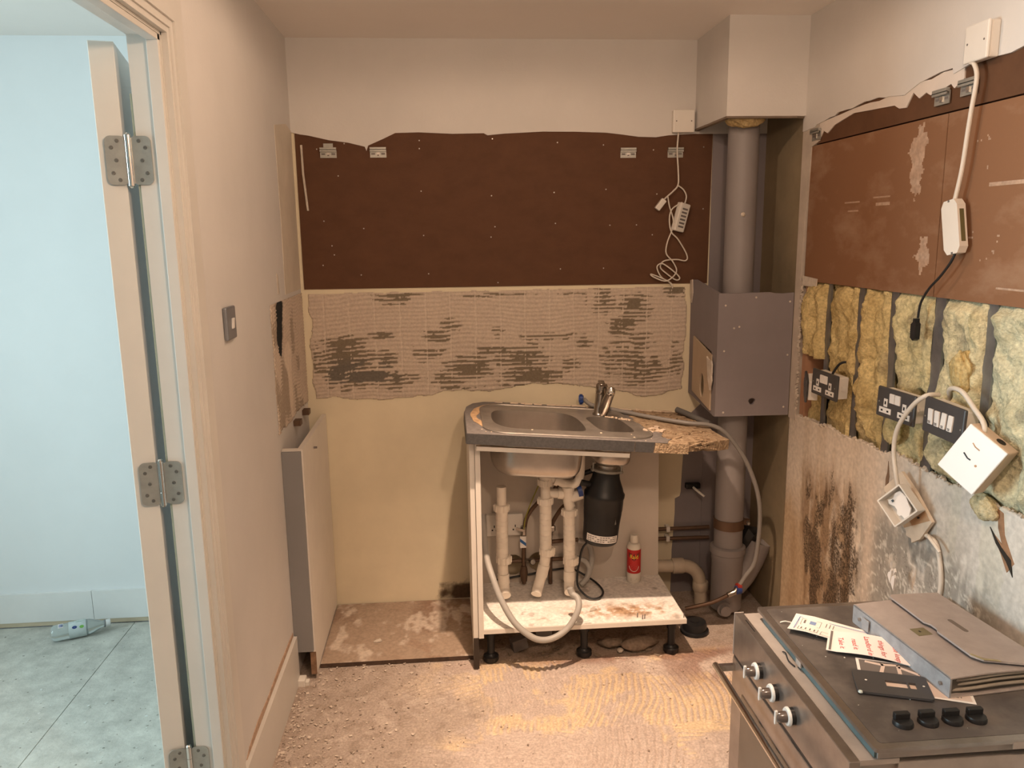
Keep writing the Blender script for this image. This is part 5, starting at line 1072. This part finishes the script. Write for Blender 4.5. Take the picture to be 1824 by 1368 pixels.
obj('oven_side_rail', MB().box(OX + .10, XR - .012, OYN + .006, OYN + .012, .45, .57), OVENT, t)

# --- gas hob lying on the oven
HBX0, HBX1, HBY0, HBY1, HBZ = 1.330, 1.838, -1.935, -1.362, .612
t = thing('hob', 'black glass hob with steel frame lying on top of the oven', 'hob', T(1.58, -1.65, OZ))
obj('tray', MB().box(HBX0 + .012, HBX1 - .012, HBY0 + .012, HBY1 - .012, OZ, HBZ - .010), OVENT, t)
obj('film_edge', MB().box(HBX0 + .0065, HBX0 + .0115, HBY0 + .015, HBY1 - .03, OZ + .001, HBZ - .009), BFILM, t)
fr = obj('frame', MB().plate(rrect(HBX0, HBX1, HBY0, HBY1, .006, 3), [rrect(HBX0 + .016, HBX1 - .016, HBY0 + .016, HBY1 - .016, .008, 3)], HBZ - .009, HBZ - .001), OVENM, t)
obj('glass_top', MB().plate(rrect(HBX0 + .0165, HBX1 - .0165, HBY0 + .0165, HBY1 - .0165, .008, 3), [], HBZ - .0065, HBZ - .0005), HBZ and HOBG, t)
for hx in (1.422, 1.473, 1.523, 1.572):
    M = T(hx, -1.868, HBZ - .0005)
    k_ = obj('control_knob', MB().lathe([(.0195, 0), (.0195, .004), (.0178, .009), (.0, .0098)], 24, M), BLACK, t, True)
    obj('grip', MB().box(-.0155, .0155, .0015, .0125, .008, .022, M, bv=.002), BLACK, k_)
for k, (hx, hy) in enumerate(((1.45, -1.40), (1.60, -1.935))): obj('clip', MB().box(hx, hx + .03, HBY0 - .0006, HBY0 + .001, HBZ - .02, HBZ - .006) if k else MB().box(HBX0 - .0005, HBX0 + .002, -1.62, -1.595, HBZ - .022, HBZ - .009), OVENT, t)
# --- papers on the hob
def sheet(M, outline, lift, m, name, label, cat, group=None):
    t = thing(name, label, cat, M, group); mb = MB()
    xs = [p_[0] for p_ in outline]; ys = [p_[1] for p_ in outline]; x0, x1, y0, y1 = min(xs), max(xs), min(ys), max(ys)
    nx = 16; vs = []; fs = []
    for z_ in (0, .0006):
        for i in range(nx + 1):
            for j in range(5):
                x = x0 + (x1 - x0) * i / nx; y = y0 + (y1 - y0) * j / 4; vs.append((x, y, lift(x, y) + z_))
    n5 = 5; off = (nx + 1) * n5
    for i in range(nx):
        for j in range(4):
            a = i * n5 + j; fs += [(a, a + n5, a + n5 + 1, a + 1), (off + a, off + a + 1, off + a + n5 + 1, off + a + n5)]
    for i in range(nx):
        for j in (0, 4): a = i * n5 + j; fs.append((a, a + n5, off + a + n5, off + a))
    for j in range(4):
        for i in (0, nx): a = i * n5 + j; fs.append((a, a + 1, off + a + 1, off + a))
    return t, obj('page', MB().add(vs, fs), m, t, True, local=True), lift
def ink(mb, M, lift, m, parent, name):
    mb.v = [(v.x, v.y, v.z + lift(v.x, v.y) + .0011) for v in (M @ Vector(q) for q in mb.v)]; return obj(name, mb, m, parent, local=True)
# booklet: long side runs from near the frame towards the wall side
M1 = T(1.395, -1.472, HBZ + .0005) @ Rz(-36)
l1 = lambda x, y: .002 + .012 * max(0, .5 - abs(x - .02) / .2) + .006 * ss(-.01, -.05, y)
t1, pg1, lf1 = sheet(M1, [(-.02, -.05), (.205, .05)], l1, PAPER, 'instruction_leaflet', 'white instruction leaflet with blue border on the hob, partly under the folder', 'leaflet')
bl = MB().box(-.008, .2, .034, .0355, 0, .0002).box(-.008, -.0065, -.04, .035, 0, .0002); ink(bl, Matrix.Identity(4), lf1, BLUEINK, pg1, 'blue_border')
gl = MB()
for (a, b, c, d_) in ((.0, .045, -.005, .028), (.0, .045, -.04, -.012), (.052, .085, -.045, -.02)):
    for (e0, e1, f0, f1) in ((a, b, c, c + .0008), (a, b, d_ - .0008, d_), (a, a + .0008, c, d_), (b - .0008, b, c, d_)): gl.box(e0, e1, f0, f1, 0, .0002)
for k in range(3): gl.box(.056 + .008 * k, .0575 + .008 * k, .008, .028, 0, .0002)
for k in range(4): gl.box(.006 + .010 * k, .0085 + .010 * k, -.033, -.020, 0, .0002)
gl.box(.006, .010, .004, .022, 0, .0002); ink(gl, Matrix.Identity(4), lf1, GREYINK, pg1, 'diagram_print')
ink(MB().box(.02, .034, .004, .02, 0, .0002), Matrix.Identity(4), lf1, mat('pale_blue_print', (.25, .35, .6), .6), pg1, 'blue_figure')
M2 = T(1.435, -1.578, HBZ + .006) @ Rz(-30)
l2 = lambda x, y: .004 + .010 * math.sin(min(1, max(0, x / .15)) * 3.1) * .6 + .010 * ss(.10, .16, x) * ss(.0, -.05, y) * 0 + .004 * y / .05
t2, pg2, lf2 = sheet(M2, [(-.022, -.035), (.150, .052)], l2, mat('note_paper', (.84, .78, .74), .7, var=.02), 'handwritten_note', 'white note with red handwriting lying over the leaflet on the hob', 'note')
for k, (tx_, dx) in enumerate((('Take it', .0), ('read it', 0), ('Landlord in', 0), ('things for', 0), ('Please keep', 0))):
    tm = text_mesh(tx_, .0165, .0001, .25); xf(tm, T(.008 + .0285 * k, .004, 0) @ Rz(-80)); tm.v = [(a, b, 0) for a, b, c in tm.v]
    ink(tm, Matrix.Identity(4), lf2, REDINK, pg2, 'red_handwriting')
ink(MB().box(-.017, -.012, -.032, .048, 0, .0002), Matrix.Identity(4), lf2, GREYINK, pg2, 'grey_strip')
# warning card
M3 = T(1.405, -1.742, HBZ + .0003) @ Rz(-22.5)
l3 = lambda x, y: .0008
t3, pg3, lf3 = sheet(M3, [(-.0, -.0), (.215, .125)], l3, PAPER, 'printed_card', 'white bordered card with a dark branching symbol under the grey faceplate', 'card')
ink(MB().box(.006, .13, .062, .119, 0, .0002), Matrix.Identity(4), lf3, GREYINK, pg3, 'dark_panel')
ink(MB().box(.006, .209, .006, .060, 0, .0002).box(.132, .209, .062, .119, 0, .0002), Matrix.Identity(4), lf3, mat('pinkish_print', (.66, .54, .47), .6, var=.03), pg3, 'tan_panel')
br = MB()
for a, b in (((.045, .062), (.055, .105)), ((.055, .105), (.018, .112)), ((.085, .062), (.085, .112)), ((.085, .105), (.125, .083)), ((.05, .106), (.085, .112)), ((.125, .083), (.128, .10))):
    br.tube([(a[0], a[1], .0006), (b[0], b[1], .0006)], .0045, 6)
br.v = [(x, y, .0003 + min(max(z, 0), .0006)) for x, y, z in br.v]; ink(br, Matrix.Identity(4), lf3, MATS['pinkish_print'], pg3, 'branch_symbol')
for k, tx_ in enumerate(('STER', 'TTING')):
    tm = text_mesh(tx_, .016, .0001); xf(tm, T(.165 + .020 * k, .036, 0) @ Rz(-90)); tm.v = [(a, b, .0003) for a, b, c in tm.v]; ink(tm, Matrix.Identity(4), lf3, GREYINK, pg3, 'card_lettering')
# dark faceplate on the card
M4 = T(1.470, -1.745, HBZ + .003) @ Rz(-19)
t = thing('spare_faceplate', 'loose dark grey metal faceplate with a cut out lying on the card', 'faceplate', M4)
obj('plate', MB().plate(rrect(-.073, .073, -.043, .043, .006, 3), [rrect(-.012, .031, -.011, .013, .001, 1), rrect(.034, .048, -.011, .013, .001, 1)], 0, .005), SOCK, t, local=True)
obj('corner_chip', MB().lathe([(.005, 0), (.004, .003), (0, .004)], 7, T(-.068, -.042, .002)), mat('pale_chip', (.6, .68, .66), .5), t, local=True)
for sx in (-.05, .062): obj('screw_hole', MB().lathe([(.0025, .0046), (.0025, .0054)], 8, T(sx, .004, 0)), WPLAS, t, local=True)
# --- portfolio
M5 = T(1.530, -1.466, HBZ + .0005) @ Rz(5.2)
t = thing('portfolio', 'grey brown leather document folder with flap lying on the hob', 'folder', M5)
LW, LD, LH = .315, .345, .046          # x depth towards the wall, y length, height
LD_ = -.335
obj('lower_cover', MB().box(.003, .232, LD_, -.002, 0, .004, bv=.001), LEATH, t, local=True)
obj('spine', MB().plate(rrect(LD_, 0, .0, .047, .004, 3), [], -.004, .0, YZ), LEATH_COOL, t, local=True)
vs = []; fs = []; nx = 14
for i in range(nx + 1):
    u = i / nx; x = u * .232; zt = .0465 - .004 * u + .004 * math.sin(u * 3.1)
    for y in (LD_, 0):
        for dz in (0, .003): vs.append((x, y, zt + dz - .003))
for i in range(nx):
    a = i * 4; b_ = a + 4; fs += [(a, a + 2, b_ + 2, b_), (a + 1, b_ + 1, b_ + 3, a + 3), (a, b_, b_ + 1, a + 1), (a + 2, a + 3, b_ + 3, b_ + 2)]
fs += [(0, 1, 3, 2), (nx * 4, nx * 4 + 2, nx * 4 + 3, nx * 4 + 1)]
obj('upper_cover', MB().add(vs, fs), LEATH, t, True, local=True)
for k, (z0_, inset) in enumerate(((.012, .006), (.022, .010), (.033, .008))):
    pts = [(.010 + .002 * k, LD_ + inset + .012, z0_ - .004), (.05, LD_ + inset, z0_ + .003), (.13, LD_ + inset - .001, z0_ + .0055), (.226, LD_ + inset, z0_ + .002)]
    g = MB(); g.tube(pts, .0035, 8, res=5); obj('gusset_fold', g, mat('gusset_leather', (.33, .29, .24), .5, var=.1, vscale=30), t, True, local=True)
obj('gusset', MB().box(.010, .228, LD_ + .012, -.012, .004, .042), mat('gusset_dark', (.10, .085, .07), .7), t, local=True)
fl = [(.105, .006), (.094, -.004), (.088, -.135), (.096, -.147), (.096, -.168), (.088, -.18), (.086, -.285), (.100, -.305), (.232, -.345), (.232, .006)]
FT = T(.232, 0, .0485) @ Ry(3.2) @ T(-.232, 0, -.0475)
flo = obj('flap', MB().plate(fl, [], .0475, .0515, FT), LEATH, t, local=True)
obj('brass_corner', MB().plate([(.0850, -.282), (.099, -.3065), (.132, -.3165), (.130, -.310), (.102, -.300), (.090, -.280)], [], .0512, .0526, FT), mat('brass', (.55, .45, .25), .3, metal=.8), flo, local=True)
obj('stamp', MB().plate(rrect(.150, .162, -.19, -.13, .0055, 3), [], .0514, .0518, FT), mat('stamp_dark', (.16, .13, .11), .6), flo, local=True)
lk = obj('clasp_plate', MB().box(.050, .084, -.172, -.140, .0478, .0492), mat('clasp_olive', (.25, .22, .13), .4, metal=.4), t, local=True)
obj('keyhole', MB().box(.062, .066, -.158, -.152, .0492, .0497), BLACK, lk, local=True)
for yy in (-.03, -.31): obj('rivet', MB().lathe([(.0045, 0), (.003, .001)], 10, T(-.004, yy, .022) @ Ry(-90)), GREYINK, t, local=True)
obj('spine_tab', MB().box(-.0055, -.004, -.07, -.045, .008, .036), LEATH_COOL, t, local=True)
o = obj('cable_tie', MB().tube([(1.353, -1.452, HBZ + .002), (1.365, -1.455, HBZ + .006), (1.385, -1.462, HBZ + .003)], .0015, 6, res=3), WPLAS, None, True, origin=(1.353, -1.452, HBZ)); tag(o, 'tiny white plastic tie poking out beside the leaflet on the hob', 'cable tie')
o = obj('wire_offcut', MB().tube([(1.325, -1.535, OZ + .002), (1.328, -1.545, OZ + .004), (1.322, -1.575, OZ + .002), (1.326, -1.60, OZ + .002)], .0016, 6, res=3), BLACK, None, True, origin=(1.325, -1.535, OZ)); tag(o, 'thin black wire offcut on the oven top beside the hob', 'wire')

# --- debris
def chips(name, spots, m, label, smin, smax, z=0.003):
    mb = MB(); r = np.random.RandomState(len(spots))
    for x, y in spots:
        s = r.uniform(smin, smax); a, b, c = s * r.uniform(.5, 1.4), s * r.uniform(.4, 1), s * r.uniform(.15, .5)
        vs = [(sx * a * r.uniform(.6, 1), sy * b * r.uniform(.6, 1), sz * c) for sz in (0, 1) for sy in (-1, 1) for sx in (-1, 1)]
        mb.add(vs, [(0, 2, 3, 1), (4, 5, 7, 6), (0, 1, 5, 4), (2, 6, 7, 3), (0, 4, 6, 2), (1, 3, 7, 5)], T(x, y, z) @ Rz(r.uniform(0, 360)) @ Rx(r.uniform(-12, 12)))
    o = obj(name, mb, m); tag(o, label, 'rubble', kind='stuff'); return o
R = np.random.RandomState(21)
lt = [(XL + .02 + abs(R.normal(0, .22)), R.uniform(-1.2, -.5)) for _ in range(330)] + [(XL + .015 + abs(R.normal(0, .03)), R.uniform(-1.2, -.62)) for _ in range(150)] + [(R.uniform(.05, 1.75), R.uniform(-1.2, -.50)) for _ in range(260)] + [(R.uniform(.06, .62), -.49 + R.normal(0, .015)) for _ in range(70)]
lt = [(x, y) for x, y in lt if x > XL + .012 and x < 1.8]
chips('plaster_crumbs', lt[::2], mat('crumb_pale', (.66, .56, .47), .9), 'pale plaster crumbs scattered over the kitchen floor', .0015, .006)
chips('tile_crumbs', lt[1::2], mat('crumb_brown', (.34, .265, .21), .9), 'brown grit scattered over the kitchen floor', .001, .0042)
un = [(R.uniform(.68, 1.40), R.uniform(-.52, -.18)) for _ in range(260)]
chips('cabinet_rubble', un, mat('crumb_dark', (.30, .23, .17), .95), 'rubble and grit under the sink cabinet', .002, .012)
hf = [(R.uniform(-1.6, -.2), R.uniform(-1.9, -.05)) for _ in range(620)] + [(R.normal(-.35, .14), R.normal(-1.0, .3)) for _ in range(260)]
hf = [(x, y) for x, y in hf if x < -.17]
chips('hall_crumbs', hf[::2], mat('crumb_white', (.70, .72, .68), .9), 'white crumbs scattered over the next room floor', .001, .005, .0)
chips('hall_grit', hf[1::2], mat('crumb_grey', (.36, .36, .32), .9), 'dark grit scattered over the next room floor', .001, .004, .0)
hd_ = [(R.uniform(1.36, 1.80), R.uniform(-1.90, -1.39)) for _ in range(60)]; hd_ = [(x, y) for x, y in hd_ if not (x > 1.50 and y > -1.83)]
chips('hob_crumbs', hd_, mat('crumb_white', (.7, .7, .66), .9), 'white crumbs scattered over the black hob', .0006, .0022, HBZ - .0004)
def rock(name, x, y, z, sx, sy, sz, m, lab, seed, rz=0):
    o = lump(name, 0, 0, 0, sx, sy, sz, m, seed=seed, n=9, amp=.35, cola=(.26, .20, .15), colb=(.15, .11, .08)); o.matrix_world = T(x, y, z + sz * .8) @ Rz(rz); tag(o, lab, 'debris'); return o
RUB = matA('rubble_lump', var=.2, vscale=80, bump=.4)
rock('rubble_lump', 1.15, -.44, .004, .05, .03, .018, RUB, 'crumpled brown lump under the cabinet right of the middle leg', 51)
rock('rubble_lump', 1.25, -.46, .004, .07, .035, .022, matA('rusty_lump', var=.2), 'rusty insulation lump under the cabinet near the right leg', 52, 10)
rock('plaster_lump', 1.175, -.485, .003, .011, .012, .008, RAWPL, 'pale plaster lump under the cabinet front', 53)
t = thing('wood_offcut', 'dark square offcut lying under the left of the sink cabinet', 'offcut', T(.80, -.40, 0))
obj('block', MB().box(-.03, .03, -.02, .02, .004, .05, T(.80, -.42, .0) @ Rz(15) @ Ry(-10), bv=.002), mat('offcut_grey', (.16, .14, .13), .8), t)
t = thing('plate_offcut', 'small grey plate leaning under the left of the sink cabinet', 'offcut', T(.90, -.33, 0))
obj('plate', MB().box(-.032, .032, -.003, .003, .0, .05, T(.90, -.36, .004) @ Rx(-12), bv=.001), mat('offcut_pale', (.36, .33, .30), .7), t)
for x, y, s, rz, lab in ((1.073, -.452, .016, 20, 'flat grey plaster chip on the cabinet base behind the rust stain'), (.255, -.335, .016, 0, 'flat pale plaster chip on the plywood sheet')):
    o = obj('plaster_chip', MB().plate(jag((-s, -s * .5), (s, -s * .4), 3, .003, 2) + jag((s, -s * .3), (s * .6, s * .8), 3, .003, 3) + jag((s * .5, s * .8), (-s, s * .4), 3, .003, 5), [], 0, .005, T(x, y, CZ + .0018 if 'base' in lab else .0185) @ Rz(rz)), RAWPL, None, origin=(x, y, .16)); tag(o, lab, 'debris')
o = obj('timber_splinter', MB().box(-.035, .035, -.003, .003, 0, .005, T(-.42, -1.12, .0015) @ Rz(48)), mat('splinter', (.5, .42, .3), .9), None, origin=(-.42, -1.12, 0)); tag(o, 'thin wood splinter on the next room floor near the bottom hinge', 'splinter')
